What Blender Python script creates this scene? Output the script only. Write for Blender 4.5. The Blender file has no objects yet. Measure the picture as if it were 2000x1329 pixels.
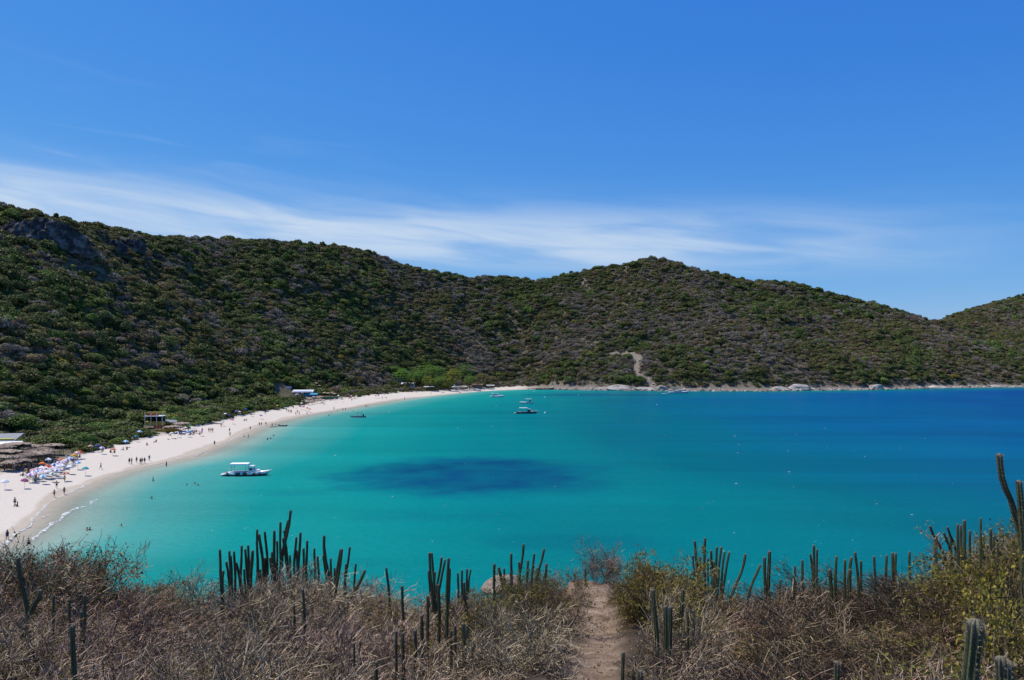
import bpy, bmesh, math, random
import numpy as np
from mathutils import Vector, Matrix, Euler

sc = bpy.context.scene
C = sc.collection
rng = np.random.default_rng(7)
random.seed(7)
PI = math.pi

# ------------------------------------------------------------------ camera, sky, sun, exposure
F, EYE, HY = 1532.0, 30.0, 700.0           # focal length in photo pixels, eye height, horizon row
cam = bpy.data.cameras.new('camera')
cam.sensor_width = 36.0
cam.lens = F / 2000.0 * 36.0
cam.shift_y = (HY - 664.5) / 2000.0
cam.clip_start = 0.1
cam.clip_end = 20000.0
camo = bpy.data.objects.new('camera', cam)
camo.location = (0, 0, EYE)
camo.rotation_euler = (PI / 2, 0, 0)
C.objects.link(camo)
sc.camera = camo

SUN_AZ, SUN_EL = math.radians(-72), math.radians(62)   # azimuth from +Y towards +X
sun_dir = Vector((math.sin(SUN_AZ) * math.cos(SUN_EL), math.cos(SUN_AZ) * math.cos(SUN_EL), math.sin(SUN_EL)))
world = bpy.data.worlds.new('World')
sc.world = world
world.use_nodes = True
nt = world.node_tree
nt.nodes.clear()
def wn(t, **k):
    n = nt.nodes.new(t)
    for a, b in k.items(): setattr(n, a, b)
    return n
def wmath(op, a, b=None, c=None, clamp=False):
    n = wn('ShaderNodeMath', operation=op, use_clamp=clamp)
    for i, v in enumerate((a, b, c)):
        if v is None: continue
        if isinstance(v, (int, float)): n.inputs[i].default_value = v
        else: nt.links.new(v, n.inputs[i])
    return n.outputs[0]
sky = wn('ShaderNodeTexSky', sky_type='NISHITA')
sky.sun_disc = False
sky.sun_elevation = SUN_EL
sky.sun_rotation = SUN_AZ
sky.altitude = 0
sky.air_density = 1.0
sky.dust_density = 0.15
sky.ozone_density = 3.0
hsv = wn('ShaderNodeHueSaturation')
hsv.inputs['Hue'].default_value = 0.5
hsv.inputs['Saturation'].default_value = 1.0
hsv.inputs['Value'].default_value = 1.0
nt.links.new(sky.outputs[0], hsv.inputs['Color'])
tint = wn('ShaderNodeMix', data_type='RGBA', blend_type='MULTIPLY')
tint.inputs[0].default_value = 1.0
tint.inputs[7].default_value = (0.62, 1.05, 1.5, 1)
nt.links.new(hsv.outputs[0], tint.inputs[6])
srgb = wn('ShaderNodeSeparateColor'); nt.links.new(tint.outputs[2], srgb.inputs[0])
crgb = wn('ShaderNodeCombineColor')
for i_, (a_, q_, e_) in enumerate(((2.35, 2.6, 1.42), (5.1, 5.85, 0.85), (9.2, 9.47, 0.32))):
    nt.links.new(wmath('MULTIPLY', wmath('POWER', wmath('DIVIDE', srgb.outputs[i_], q_), e_), a_), crgb.inputs[i_])
tc = wn('ShaderNodeTexCoord')
sep = wn('ShaderNodeSeparateXYZ')
nt.links.new(tc.outputs['Generated'], sep.inputs[0])
az = wmath('ARCTAN2', sep.outputs[0], sep.outputs[1])
hyp = wmath('SQRT', wmath('ADD', wmath('MULTIPLY', sep.outputs[0], sep.outputs[0]), wmath('MULTIPLY', sep.outputs[1], sep.outputs[1])))
elv = wmath('ARCTAN2', sep.outputs[2], hyp)
# thin cirrus: one long slanting streak band plus faint wisps above it
cen = wmath('MULTIPLY_ADD', az, -0.032, 0.150)
dd = wmath('SUBTRACT', elv, cen)
up = wmath('DIVIDE', wmath('MAXIMUM', dd, 0.0), 0.036)
dn = wmath('DIVIDE', wmath('MAXIMUM', wmath('MULTIPLY', dd, -1.0), 0.0), 0.036)
g = wmath('ADD', wmath('POWER', up, 2.0), wmath('POWER', dn, 4.0))
band = wmath('POWER', 2.718, wmath('MULTIPLY', g, -1.0))
fade = wn('ShaderNodeMapRange', interpolation_type='SMOOTHSTEP')
fade.inputs[1].default_value = 0.68; fade.inputs[2].default_value = 0.10
nt.links.new(az, fade.inputs[0])
cv = wn('ShaderNodeCombineXYZ')
nt.links.new(wmath('MULTIPLY', az, 4.2), cv.inputs[0])
nt.links.new(wmath('ADD', wmath('MULTIPLY', elv, 34.0), wmath('MULTIPLY', az, 3.2)), cv.inputs[1])
n1 = wn('ShaderNodeTexNoise'); n1.inputs['Scale'].default_value = 1.25; n1.inputs['Detail'].default_value = 9; n1.inputs['Roughness'].default_value = 0.48
n1.inputs['Distortion'].default_value = 0.6
nt.links.new(cv.outputs[0], n1.inputs['Vector'])
cov = wn('ShaderNodeMapRange', interpolation_type='SMOOTHSTEP')
cov.inputs[1].default_value = 0.20; cov.inputs[2].default_value = 0.68
nt.links.new(n1.outputs[0], cov.inputs[0])
wisp = wn('ShaderNodeMapRange', interpolation_type='SMOOTHSTEP')
wisp.inputs[1].default_value = 0.5; wisp.inputs[2].default_value = 0.85
nt.links.new(n1.outputs[0], wisp.inputs[0])
left = wn('ShaderNodeMapRange', interpolation_type='SMOOTHSTEP')
left.inputs[1].default_value = 0.0; left.inputs[2].default_value = -0.55
nt.links.new(az, left.inputs[0])
lowup = wn('ShaderNodeMapRange', interpolation_type='SMOOTHSTEP')
lowup.inputs[1].default_value = 0.36; lowup.inputs[2].default_value = 0.2
nt.links.new(elv, lowup.inputs[0])
m_main = wmath('MULTIPLY', wmath('MULTIPLY', band, fade.outputs[0]), wmath('MULTIPLY_ADD', cov.outputs[0], 0.80, 0.20))
m_wisp = wmath('MULTIPLY', wmath('MULTIPLY', wisp.outputs[0], left.outputs[0]), wmath('MULTIPLY', lowup.outputs[0], 0.22))
msk = wmath('MULTIPLY', wmath('ADD', m_main, m_wisp, clamp=True), 0.90)
mixc = wn('ShaderNodeMix', data_type='RGBA')
nt.links.new(msk, mixc.inputs[0])
nt.links.new(crgb.outputs[0], mixc.inputs[6])
mixc.inputs[7].default_value = (7.0, 8.4, 10.2, 1)
bg = wn('ShaderNodeBackground')
bg.inputs[1].default_value = 0.085
nt.links.new(mixc.outputs[2], bg.inputs[0])
wo = wn('ShaderNodeOutputWorld')
nt.links.new(bg.outputs[0], wo.inputs[0])

sl = bpy.data.lights.new('sun', 'SUN')
sl.energy = 4.9
sl.angle = math.radians(0.53)
sl.color = (1.0, 0.94, 0.84)
so = bpy.data.objects.new('sun', sl)
so.rotation_euler = sun_dir.to_track_quat('Z', 'Y').to_euler()
C.objects.link(so)
sc.view_settings.view_transform = 'Standard'
sc.view_settings.look = 'None'
sc.view_settings.exposure = 0.0
sc.view_settings.gamma = 1.0
sc.view_settings.use_curve_mapping = False
sc.render.engine = 'CYCLES'
sc.cycles.max_bounces = 6
sc.cycles.diffuse_bounces = 2
sc.cycles.glossy_bounces = 2
sc.cycles.transmission_bounces = 3
sc.cycles.transparent_max_bounces = 8
sc.cycles.use_denoising = True

# ------------------------------------------------------------------ helpers
def W(px, py, D):
    """photo pixel seen at distance D -> world point"""
    return Vector(((px - 1000.0) / F * D, D, EYE - (py - HY) / F * D))
def tag(o, label=None, cat=None, group=None, kind=None):
    if label: o['label'] = label
    if cat: o['category'] = cat
    if group: o['group'] = group
    if kind: o['kind'] = kind
    return o
def mesh_np(name, V, Fc, mats=None, smooth=False, fmat=None):
    V = np.asarray(V, dtype=np.float32); Fc = np.asarray(Fc, dtype=np.int32)
    me = bpy.data.meshes.new(name)
    n, k = Fc.shape
    me.vertices.add(len(V)); me.vertices.foreach_set('co', V.ravel())
    me.loops.add(n * k); me.loops.foreach_set('vertex_index', Fc.ravel())
    me.polygons.add(n)
    me.polygons.foreach_set('loop_start', np.arange(0, n * k, k, dtype=np.int32))
    me.polygons.foreach_set('use_smooth', np.full(n, smooth, dtype=bool))
    if fmat is not None: me.polygons.foreach_set('material_index', np.asarray(fmat, dtype=np.int32))
    me.update(calc_edges=True)
    for m in (mats if isinstance(mats, (list, tuple)) else [mats] if mats else []): me.materials.append(m)
    return me
def attr(me, name, arr):
    a = me.attributes.new(name, 'FLOAT', 'POINT')
    a.data.foreach_set('value', np.asarray(arr, dtype=np.float32).ravel())
def obj(name, me, parent=None, loc=None, rot=None, scale=None):
    o = bpy.data.objects.new(name, me); C.objects.link(o)
    if parent is not None: o.parent = parent
    if loc is not None: o.location = loc
    if rot is not None: o.rotation_euler = rot
    if scale is not None: o.scale = scale
    return o
def empty(name, loc, rz=0.0, scale=None):
    o = obj(name, None, None, loc, (0, 0, rz), scale)
    o.empty_display_size = 0.2
    return o
class MB:
    """collects simple solids into one mesh"""
    def __init__(s): s.v = []; s.f = []; s.m = []
    def add(s, V, Fs, mi=0):
        b = len(s.v); s.v += [tuple(p) for p in V]; s.f += [tuple(i + b for i in f) for f in Fs]; s.m += [mi] * len(Fs)
        return s
    def box(s, c, d, rz=0.0, mi=0, tilt=None):
        R = Matrix.Rotation(rz, 3, 'Z')
        if tilt: R = R @ Euler(tilt).to_matrix()
        V = []
        for sx, sy, sz in ((-1,-1,-1),(1,-1,-1),(1,1,-1),(-1,1,-1),(-1,-1,1),(1,-1,1),(1,1,1),(-1,1,1)):
            V.append(Vector(c) + R @ Vector((sx*d[0]/2, sy*d[1]/2, sz*d[2]/2)))
        return s.add(V, [(0,3,2,1),(4,5,6,7),(0,1,5,4),(1,2,6,5),(2,3,7,6),(3,0,4,7)], mi)
    def bar(s, a, b, r0, r1=None, n=6, mi=0):
        a, b = Vector(a), Vector(b); r1 = r0 if r1 is None else r1
        d = (b - a).normalized(); u = d.orthogonal().normalized(); w = d.cross(u)
        V = [a + (u*math.cos(2*PI*i/n) + w*math.sin(2*PI*i/n))*r0 for i in range(n)] + [b + (u*math.cos(2*PI*i/n) + w*math.sin(2*PI*i/n))*r1 for i in range(n)]
        return s.add(V, [(i, (i+1) % n, n+(i+1) % n, n+i) for i in range(n)] + [tuple(range(n-1, -1, -1)), tuple(range(n, 2*n))], mi)
    def torus(s, c, R, r, axis='Y', n=14, k=7, mi=0):
        V = []; Fs = []
        for i in range(n):
            for j in range(k):
                a, b = 2*PI*i/n, 2*PI*j/k
                p = ((R + r*math.cos(b))*math.cos(a), r*math.sin(b), (R + r*math.cos(b))*math.sin(a))
                if axis == 'Z': p = (p[0], p[2], p[1])
                if axis == 'X': p = (p[1], p[0], p[2])
                V.append(Vector(c) + Vector(p))
                Fs.append((i*k+j, ((i+1) % n)*k+j, ((i+1) % n)*k+(j+1) % k, i*k+(j+1) % k))
        return s.add(V, Fs, mi)
    def mesh(s, name, mats, smooth=False):
        me = bpy.data.meshes.new(name); me.from_pydata([tuple(p) for p in s.v], [], s.f)
        for m in (mats if isinstance(mats, (list, tuple)) else [mats]): me.materials.append(m)
        for p, mi in zip(me.polygons, s.m): p.material_index = mi; p.use_smooth = smooth
        bm = bmesh.new(); bm.from_mesh(me); bmesh.ops.recalc_face_normals(bm, faces=bm.faces); bm.to_mesh(me); bm.free()
        return me
    def obj(s, name, mats, parent=None, loc=None, rot=None, smooth=False):
        return obj(name, s.mesh(name, mats, smooth), parent, loc, rot)
_lat = np.random.default_rng(3).random((256, 256))
def vnoise(x, y):
    x = np.asarray(x, float); y = np.asarray(y, float)
    xi = np.floor(x).astype(int); yi = np.floor(y).astype(int); fx = x - xi; fy = y - yi
    fx = fx*fx*(3-2*fx); fy = fy*fy*(3-2*fy)
    a = _lat[xi & 255, yi & 255]; b = _lat[(xi+1) & 255, yi & 255]; c = _lat[xi & 255, (yi+1) & 255]; d = _lat[(xi+1) & 255, (yi+1) & 255]
    return (a*(1-fx)+b*fx)*(1-fy)+(c*(1-fx)+d*fx)*fy
def fbm(x, y, o=4):
    s = 0; a = 0.5; t = 0
    for i in range(o):
        s = s + a*vnoise(x*2**i+17.3*i, y*2**i+9.1*i); t += a; a *= 0.5
    return s/t - 0.5
def sstep(a, b, x):
    t = np.clip((np.asarray(x, float)-a)/(b-a), 0, 1); return t*t*(3-2*t)

# ------------------------------------------------------------------ materials
def newmat(name):
    m = bpy.data.materials.new(name); m.use_nodes = True
    t = m.node_tree; b = t.nodes['Principled BSDF']
    return m, t, b
def N(t, ty, **k):
    n = t.nodes.new(ty)
    for a, b in k.items(): setattr(n, a, b)
    return n
def ramp(t, stops, fac=None):
    r = N(t, 'ShaderNodeValToRGB'); e = r.color_ramp.elements
    while len(e) < len(stops): e.new(0.5)
    for q, (p, c) in zip(e, stops): q.position = p; q.color = (*c, 1)
    if fac is not None: t.links.new(fac, r.inputs[0])
    return r
def mat(name, col, rough=0.7, var=0.18, scale=3.0, metal=0.0, spec=0.3, bump=0.0):
    m, t, b = newmat(name)
    nz = N(t, 'ShaderNodeTexNoise'); nz.inputs['Scale'].default_value = scale; nz.inputs['Detail'].default_value = 5
    tcn = N(t, 'ShaderNodeTexCoord'); t.links.new(tcn.outputs['Object'], nz.inputs['Vector'])
    r = ramp(t, [(0.3, [c*(1-var) for c in col]), (0.7, [min(1, c*(1+var)) for c in col])], nz.outputs[0])
    t.links.new(r.outputs[0], b.inputs['Base Color'])
    b.inputs['Roughness'].default_value = rough; b.inputs['Metallic'].default_value = metal
    b.inputs['Specular IOR Level'].default_value = spec
    if bump:
        bp = N(t, 'ShaderNodeBump'); bp.inputs['Strength'].default_value = bump; bp.inputs['Distance'].default_value = 0.05
        t.links.new(nz.outputs[0], bp.inputs['Height']); t.links.new(bp.outputs[0], b.inputs['Normal'])
    return m
def leafmat(name, c0, c1, objvar=0.5, trans=0.25, rough=0.6):
    """leaf colour differs from leaf to leaf (island) and from plant to plant (object random)"""
    m, t, b = newmat(name)
    geo = N(t, 'ShaderNodeNewGeometry'); oi = N(t, 'ShaderNodeObjectInfo')
    r = ramp(t, [(0.0, c0), (1.0, c1)], geo.outputs['Random Per Island'])
    h = N(t, 'ShaderNodeHueSaturation')
    mr = N(t, 'ShaderNodeMapRange'); mr.inputs[3].default_value = 1-objvar; mr.inputs[4].default_value = 1+objvar
    t.links.new(oi.outputs['Random'], mr.inputs[0]); t.links.new(mr.outputs[0], h.inputs['Value'])
    mh = N(t, 'ShaderNodeMath', operation='MULTIPLY_ADD'); mh.inputs[1].default_value = 7.31; mh.inputs[2].default_value = 0.0
    fr = N(t, 'ShaderNodeMath', operation='FRACT'); t.links.new(oi.outputs['Random'], mh.inputs[0]); t.links.new(mh.outputs[0], fr.inputs[0])
    m2 = N(t, 'ShaderNodeMapRange'); m2.inputs[3].default_value = 0.475; m2.inputs[4].default_value = 0.52
    t.links.new(fr.outputs[0], m2.inputs[0]); t.links.new(m2.outputs[0], h.inputs['Hue'])
    t.links.new(r.outputs[0], h.inputs['Color'])
    t.links.new(h.outputs[0], b.inputs['Base Color'])
    b.inputs['Roughness'].default_value = rough; b.inputs['Specular IOR Level'].default_value = 0.18
    if trans:
        tr = N(t, 'ShaderNodeBsdfTranslucent'); t.links.new(h.outputs[0], tr.inputs[0])
        mx = N(t, 'ShaderNodeMixShader'); mx.inputs[0].default_value = trans
        t.links.new(b.outputs[0], mx.inputs[1]); t.links.new(tr.outputs[0], mx.inputs[2])
        t.links.new(mx.outputs[0], t.nodes['Material Output'].inputs[0])
    return m
# ------------------------------------------------------------------ land form: shore line, ridges, heights
SHP = [(-500,92),(-200,113),(0,126),(63,143),(105,166),(158,181),(195,195),(267,215),(328,228),(378,242),(414,264),(458,292),(492,328),(527,360),(590,410),
       (624,434),(667,464),(710,502),(754,547),(805,595),(860,636),(918,690),(970,730),(1022,752),(1060,750),(1100,741),(1280,712),(1500,709),(1700,741),(1850,785),(2000,806),(2300,850),(2900,950)]
VGP = [(-500,140),(-200,166),(0,190),(100,207),(160,224),(200,243),(280,271),(330,292),(420,342),(480,388),(560,440),(640,512),(700,568),(750,613),(850,672),
       (960,752),(1022,774),(1060,760),(1100,749),(1280,719),(1500,716),(1700,748),(1850,792),(2000,813),(2300,858),(2900,958)]
def line(pts):
    p = np.arange(-500, 2901, 8.0); a = np.array(pts, float)
    D = np.interp(p, a[:, 0], a[:, 1])
    k = np.array([1,2,3,2,1.]); k /= k.sum()
    D[2:-2] = np.convolve(D, k, 'valid')
    return p, D, np.stack([(p-1000)/F*D, D], 1)
sh_p, sh_D, sh_xy = line(SHP)
vg_p, vg_D, vg_xy = line(VGP)
def pdist(X, Y, P):
    """distance from points to a polyline"""
    out = np.full(X.shape, 1e9); A = P[:-1]; B = P[1:]
    for i in range(len(A)):
        d = B[i]-A[i]; L = d@d + 1e-9
        t = np.clip(((X-A[i, 0])*d[0]+(Y-A[i, 1])*d[1])/L, 0, 1)
        out = np.minimum(out, (X-A[i, 0]-t*d[0])**2+(Y-A[i, 1]-t*d[1])**2)
    return np.sqrt(out)
def ridge(pts, n=14):
    a = np.array([list(W(*p)) for p in pts]); out = []
    for i in range(len(a)-1):
        for k in range(n): out.append(a[i]+(a[i+1]-a[i])*k/n)
    out.append(a[-1]); return np.array(out)
RIDGES = [
    (ridge([(-500,300,430),(-200,360,440),(0,398,450),(150,435,490),(307,461,570),(500,467,770),(653,477,840),(756,501,880),(914,540,940),(1050,548,970),
            (1143,527,1000),(1289,502,1040),(1409,534,1040),(1556,553,1040),(1679,584,1030),(1828,630,1020),(1900,662,985),(1980,700,930)]), 0.60, 22),
    (ridge([(-300,440,285),(0,528,300),(100,570,312),(210,615,325),(300,665,330),(380,712,342),(440,748,355)]), 0.60, 8),
    (ridge([(470,467,770),(520,500,725),(570,545,690),(615,566,675),(680,606,668),(750,655,672),(800,700,690)]), 0.55, 14),
    (ridge([(170,440,490),(235,500,450),(300,570,430),(380,640,420),(450,700,425)]), 0.60, 12),
    (ridge([(1289,502,1040),(1240,600,920),(1190,680,820),(1180,725,775)]), 0.50, 20),
    (ridge([(1520,548,1040),(1570,640,900),(1610,705,810)]), 0.50, 20),
    (ridge([(1680,584,1030),(1780,670,900),(1830,720,850)]), 0.50, 20),
    (ridge([(1050,548,970),(1010,620,880),(985,690,810)]), 0.55, 14),
    (ridge([(800,520,900),(830,580,850),(850,640,790),(860,690,750)]), 0.55, 14),
    (ridge([(320,462,580),(370,520,540),(430,580,510),(500,650,490),(560,710,490)]), 0.60, 10),
    (ridge([(1400,534,1040),(1400,620,920),(1390,690,810)]), 0.55, 14),
    (ridge([(1700,700,1450),(1828,634,1450),(1909,597,1450),(2000,575,1450),(2200,500,1450),(2500,430,1450),(2900,400,1450)]), 0.42, 30),
    (ridge([(1980,600,1400),(2050,680,1150),(2100,720,980)]), 0.45, 20),
]
gp = np.concatenate([np.arange(-420, -60, 14.0), np.arange(-60, 1100, 5.0), np.arange(1100, 2060, 8.0), np.arange(2060, 2500, 20.0)])
gD = [100.0]
while gD[-1] < 1750: gD.append(gD[-1]*(1.0075 if gD[-1] < 400 else 1.0095))
gD = np.array(gD)
GP, GD = np.meshgrid(gp, gD)                # rows: distance, columns: bearing
GX = (GP-1000)/F*GD; GY = GD
d_sh = pdist(GX, GY, sh_xy)*np.where(GD >= np.interp(GP, sh_p, sh_D), 1, -1)
d_vg = pdist(GX, GY, vg_xy)*np.where(GD >= np.interp(GP, vg_p, vg_D), 1, -1)
rocky = sstep(1000, 1090, GP)
tents = []
for R, k, r in RIDGES:
    best = np.full(GX.shape, -1e9)
    for q in R:
        d = np.hypot(GX-q[0], GY-q[1]); best = np.maximum(best, q[2]-k*(np.sqrt(d*d+r*r)-r))
    tents.append(best)
T = np.array(tents); s_ = 0.2
hz = np.log(np.sum(np.exp(np.clip(T*s_, -20, 60)), 0))/s_
dv = np.maximum(d_vg, 0)
apron = (1-rocky)*(0.10*np.minimum(dv, 60)+0.7*np.maximum(dv-28, 0))+rocky*(np.minimum(dv, 5)*0.7+0.75*np.maximum(dv-5, 0))
lim = apron+0.4
hill = -np.log(np.exp(-np.clip(hz, -50, 400)*0.14)+np.exp(-np.clip(lim, -50, 400)*0.14))/0.14
hill = np.maximum(hill, (0.09*np.minimum(dv, 90)+0.22*np.maximum(dv-40, 0)*sstep(900,500,dv))*(1-rocky)+0.3*rocky*np.minimum(dv, 12))
rough_n = (0.24-np.abs(fbm(GX/85+5, GY/85, 4))*2)*20*sstep(15, 110, dv)+fbm(GX/60, GY/60, 4)*13*sstep(8, 90, dv)+fbm(GX/22+50, GY/22, 3)*2.6*sstep(5, 40, dv)
hill = hill+rough_n
beach = np.where(d_sh < 0, np.maximum(d_sh*0.07, -4.0), 2.1*sstep(-6, 26, d_sh)-0.2+0.05*fbm(GX/3, GY/3, 2))
beach = beach*(1-rocky)+rocky*np.where(d_sh < 0, np.maximum(d_sh*0.4, -6), np.minimum(d_sh*0.14, 2.2))
GZ = np.where(d_vg > 0, beach+hill, beach)
# sky line: nudge the upper slopes so that every bearing tops out at the height the place shows
SKY = np.array([(-420,320),(-150,372),(0,400),(77,415),(107,422),(143,433),(159,440),(210,443),(256,452),(307,462),(371,464),(500,468),(577,474),(653,479),(720,490),(756,503),
       (797,521),(871,535),(914,542),(986,539),(1051,550),(1077,545),(1110,536),(1143,529),(1179,522),(1230,514),(1256,506),(1289,504),(1312,509),(1358,527),(1409,536),
       (1473,552),(1500,549),(1556,555),(1610,571),(1679,586),(1756,609),(1828,627),(1909,599),(2000,577),(2200,502),(2500,432)], float)
tgt = (HY-np.interp(gp, SKY[:, 0], SKY[:, 1]))/F
for _ in range(4):
    ang = (GZ+2.0-EYE)/GD
    top = ang.max(0); at = ang.argmax(0)
    dlt = tgt-top
    dlt = np.convolve(np.pad(dlt, 2, 'edge'), np.ones(5)/5, 'valid')
    wgt = sstep(0.0, 0.8, (ang+0.02)/(top+0.02))*sstep(10, 60, dv)
    GZ = GZ+dlt[None, :]*GD*wgt
run = np.maximum.accumulate((GZ-EYE)/GD, 0)
def grid_at(A, px, D):
    """bilinear look-up in the polar height field"""
    px = np.asarray(px, float); D = np.asarray(D, float)
    i = np.clip(np.searchsorted(gp, px)-1, 0, len(gp)-2); j = np.clip(np.searchsorted(gD, D)-1, 0, len(gD)-2)
    u = np.clip((px-gp[i])/(gp[i+1]-gp[i]), 0, 1); v = np.clip((D-gD[j])/(gD[j+1]-gD[j]), 0, 1)
    return (A[j, i]*(1-u)+A[j, i+1]*u)*(1-v)+(A[j+1, i]*(1-u)+A[j+1, i+1]*u)*v
def land_z(px, D): return float(grid_at(GZ, px, D))
def on_land(px, py, z_up=0.0, dmin=105):
    """ground point of the land under photo pixel"""
    D = np.linspace(dmin, 1700, 6000); z = grid_at(GZ, np.full(D.shape, px), D)+z_up
    hit = np.nonzero(EYE-(py-HY)/F*D <= z)[0]
    d = D[hit[0]] if len(hit) else 600.0
    return Vector(((px-1000)/F*d, d, land_z(px, d)))
def px_of(x, y): return 1000+F*x/y

# bare streaks on the hill: a gully of pale rock above the far shore, a worn track below the summit
def streak(pts, w):
    P = np.array([[on_land(a, b).x, on_land(a, b).y] for a, b in pts]); return P, w
GULLY = [streak([(1190,690),(1230,694),(1250,712),(1240,722),(1248,735),(1268,740),(1276,752),(1276,760)], 2.6), streak([(1222,690),(1250,700)], 4.5)]
TRACK = [streak([(1145,541),(1140,550),(1146,562),(1150,577)], 2.6)]
gul = np.zeros(GX.shape); trk = np.zeros(GX.shape)
for P, w in GULLY: gul = np.maximum(gul, 1-sstep(w*0.6, w*1.9, pdist(GX, GY, P)+3*fbm(GX/6, GY/6, 2)))
for P, w in TRACK: trk = np.maximum(trk, 1-sstep(w*0.6, w*1.9, pdist(GX, GY, P)+4*fbm(GX/8, GY/8, 2)))

# sand / earth / rock ground material
gm, t, b = newmat('land_surface')
def A_(t, n): 
    a = N(t, 'ShaderNodeAttribute'); a.attribute_name = n; return a.outputs['Fac']
tcg = N(t, 'ShaderNodeTexCoord')
nz = N(t, 'ShaderNodeTexNoise'); nz.inputs['Scale'].default_value = 0.35; nz.inputs['Detail'].default_value = 8; t.links.new(tcg.outputs['Object'], nz.inputs['Vector'])
nf = N(t, 'ShaderNodeTexNoise'); nf.inputs['Scale'].default_value = 2.2; nf.inputs['Detail'].default_value = 6; t.links.new(tcg.outputs['Object'], nf.inputs['Vector'])
earth = ramp(t, [(0.25, (0.065, 0.062, 0.030)), (0.5, (0.115, 0.098, 0.060)), (0.75, (0.19, 0.16, 0.115))], nz.outputs[0])
sand = ramp(t, [(0.3, (0.53, 0.465, 0.38)), (0.7, (0.61, 0.55, 0.465))], nf.outputs[0])
wets = ramp(t, [(0.3, (0.41, 0.345, 0.26)), (0.7, (0.47, 0.405, 0.32))], nz.outputs[0])
rockc = ramp(t, [(0.38, (0.07, 0.055, 0.045)), (0.52, (0.24, 0.20, 0.165)), (0.66, (0.42, 0.375, 0.33))], nf.outputs[0])
def mix(t, f, a, b):
    m = N(t, 'ShaderNodeMix', data_type='RGBA'); t.links.new(f, m.inputs[0]); t.links.new(a, m.inputs[6]); t.links.new(b, m.inputs[7]); return m.outputs[2]
c1 = mix(t, A_(t, 'wet'), sand.outputs[0], wets.outputs[0])
c2 = mix(t, A_(t, 'sand'), earth.outputs[0], c1)
c3 = mix(t, A_(t, 'rock'), c2, rockc.outputs[0])
t.links.new(c3, b.inputs['Base Color'])
b.inputs['Roughness'].default_value = 0.9; b.inputs['Specular IOR Level'].default_value = 0.1
bp = N(t, 'ShaderNodeBump'); bp.inputs['Strength'].default_value = 0.35; bp.inputs['Distance'].default_value = 0.25
t.links.new(nf.outputs[0], bp.inputs['Height']); t.links.new(bp.outputs[0], b.inputs['Normal'])

V = np.stack([GX, GY, GZ], -1).reshape(-1, 3)
nr, nc = GX.shape
idx = np.arange(nr*nc).reshape(nr, nc)
quads = np.stack([idx[:-1, :-1], idx[:-1, 1:], idx[1:, 1:], idx[1:, :-1]], -1).reshape(-1, 4)
sandA = (1-sstep(-1.0, 5.0, d_vg+5*fbm(GX/7, GY/7, 3)))*(1-rocky)
cusp = 0.6+6.0*(fbm(GX/22+3, GY/22, 3)+0.26)
wetA = (1-sstep(cusp, cusp+1.2, d_sh))
rockA = np.clip(np.maximum(np.maximum(gul*0.9, trk*0.5), rocky*(1-sstep(1.0, 7.0, d_vg+4*fbm(GX/9, GY/9, 3)))), 0, 1)
is_b = (d_vg[:-1, :-1] < 6).ravel() & (GP[:-1, :-1] < 1040).ravel()
for nm, sel in (('beach', is_b), ('hillside', ~is_b)):
    q = quads[sel]; u, inv = np.unique(q, return_inverse=True)
    me = mesh_np(nm, V[u], inv.reshape(-1, 4), gm, smooth=True)
    for an, ar in (('sand', sandA), ('wet', wetA), ('rock', rockA)): attr(me, an, ar.ravel()[u])
    tag(obj(nm, me), 'pale sandy beach curving round the bay' if nm == 'beach' else 'hills round the bay under dry scrub', kind='structure')

# ------------------------------------------------------------------ water
wp = np.concatenate([np.arange(-900, -60, 20.0), np.arange(-60, 2060, 4.0), np.arange(2060, 2900, 20.0)])
wD = [34.0]
while wD[-1] < 1000: wD.append(wD[-1]*1.0078)
wD = np.array(wD+[1200, 1600, 2400])
WP, WD = np.meshgrid(wp, wD)
WX = (WP-1000)/F*WD; WY = WD
wd_sh = pdist(WX, WY, sh_xy)*np.where(WD < np.interp(WP, sh_p, sh_D), 1, -1)
left_d = pdist(WX, WY, sh_xy[sh_p < 1000])
right_d = pdist(WX, WY, sh_xy[sh_p > 1020])
n_big = fbm(WX/45, WY/80, 4)
# depth: gentle off the beach, steeper off the rocks, deepest towards the open right-hand side
depth = 0.050*np.minimum(np.maximum(left_d, 0), 90)+0.023*np.maximum(left_d-90, 0)+0.015*np.maximum(WX+70, 0)
depth = np.minimum(depth, 0.16*np.maximum(right_d, 0)+5.5)
depth = np.minimum(depth, 0.075*np.abs(wd_sh)+0.0) if False else depth
depth = depth*(1+0.35*n_big)
depth = np.where(wd_sh > 0, np.maximum(depth, 0.0), 0.0)
ell = lambda cx, cy, rx, ry: np.hypot((WX-cx)/rx, (WY-cy)/ry)
e_n = 0.75*fbm(WX/16, WY/14, 5)+0.35*fbm(WX/5+9, WY/4, 3)
grass = (1-sstep(0.58, 1.10, ell(-11, 205, 39, 38)+0.62*e_n))*(0.92+0.7*fbm(WX/7+3, WY/9, 4))
grass = np.maximum(grass, 0.38*(1-sstep(0.3, 1.2, ell(12, 186, 14, 16)+e_n)))
grass = np.maximum(grass, 0.22*(1-sstep(0.3, 1.3, ell(-48, 174, 9, 4)+1.5*e_n)))
grass = np.maximum(grass, 0.20*(1-sstep(0.2, 1.3, ell(-16, 150, 16, 8)+1.5*e_n)))
grass = np.maximum(grass, 0.22*(1-sstep(0.5, 1.3, ell(10, 128, 16, 6)+e_n)))
grass = np.maximum(grass, 0.65*(1-sstep(0.5, 1.3, ell(70, 640, 60, 26)+e_n)))
grass = np.maximum(grass, 0.35*(1-sstep(0.5, 1.3, ell(190, 310, 80, 14)+2*e_n)))
grass = np.maximum(grass, 0.30*(1-sstep(0.5, 1.3, ell(120, 400, 90, 18)+2*e_n)))
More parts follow.
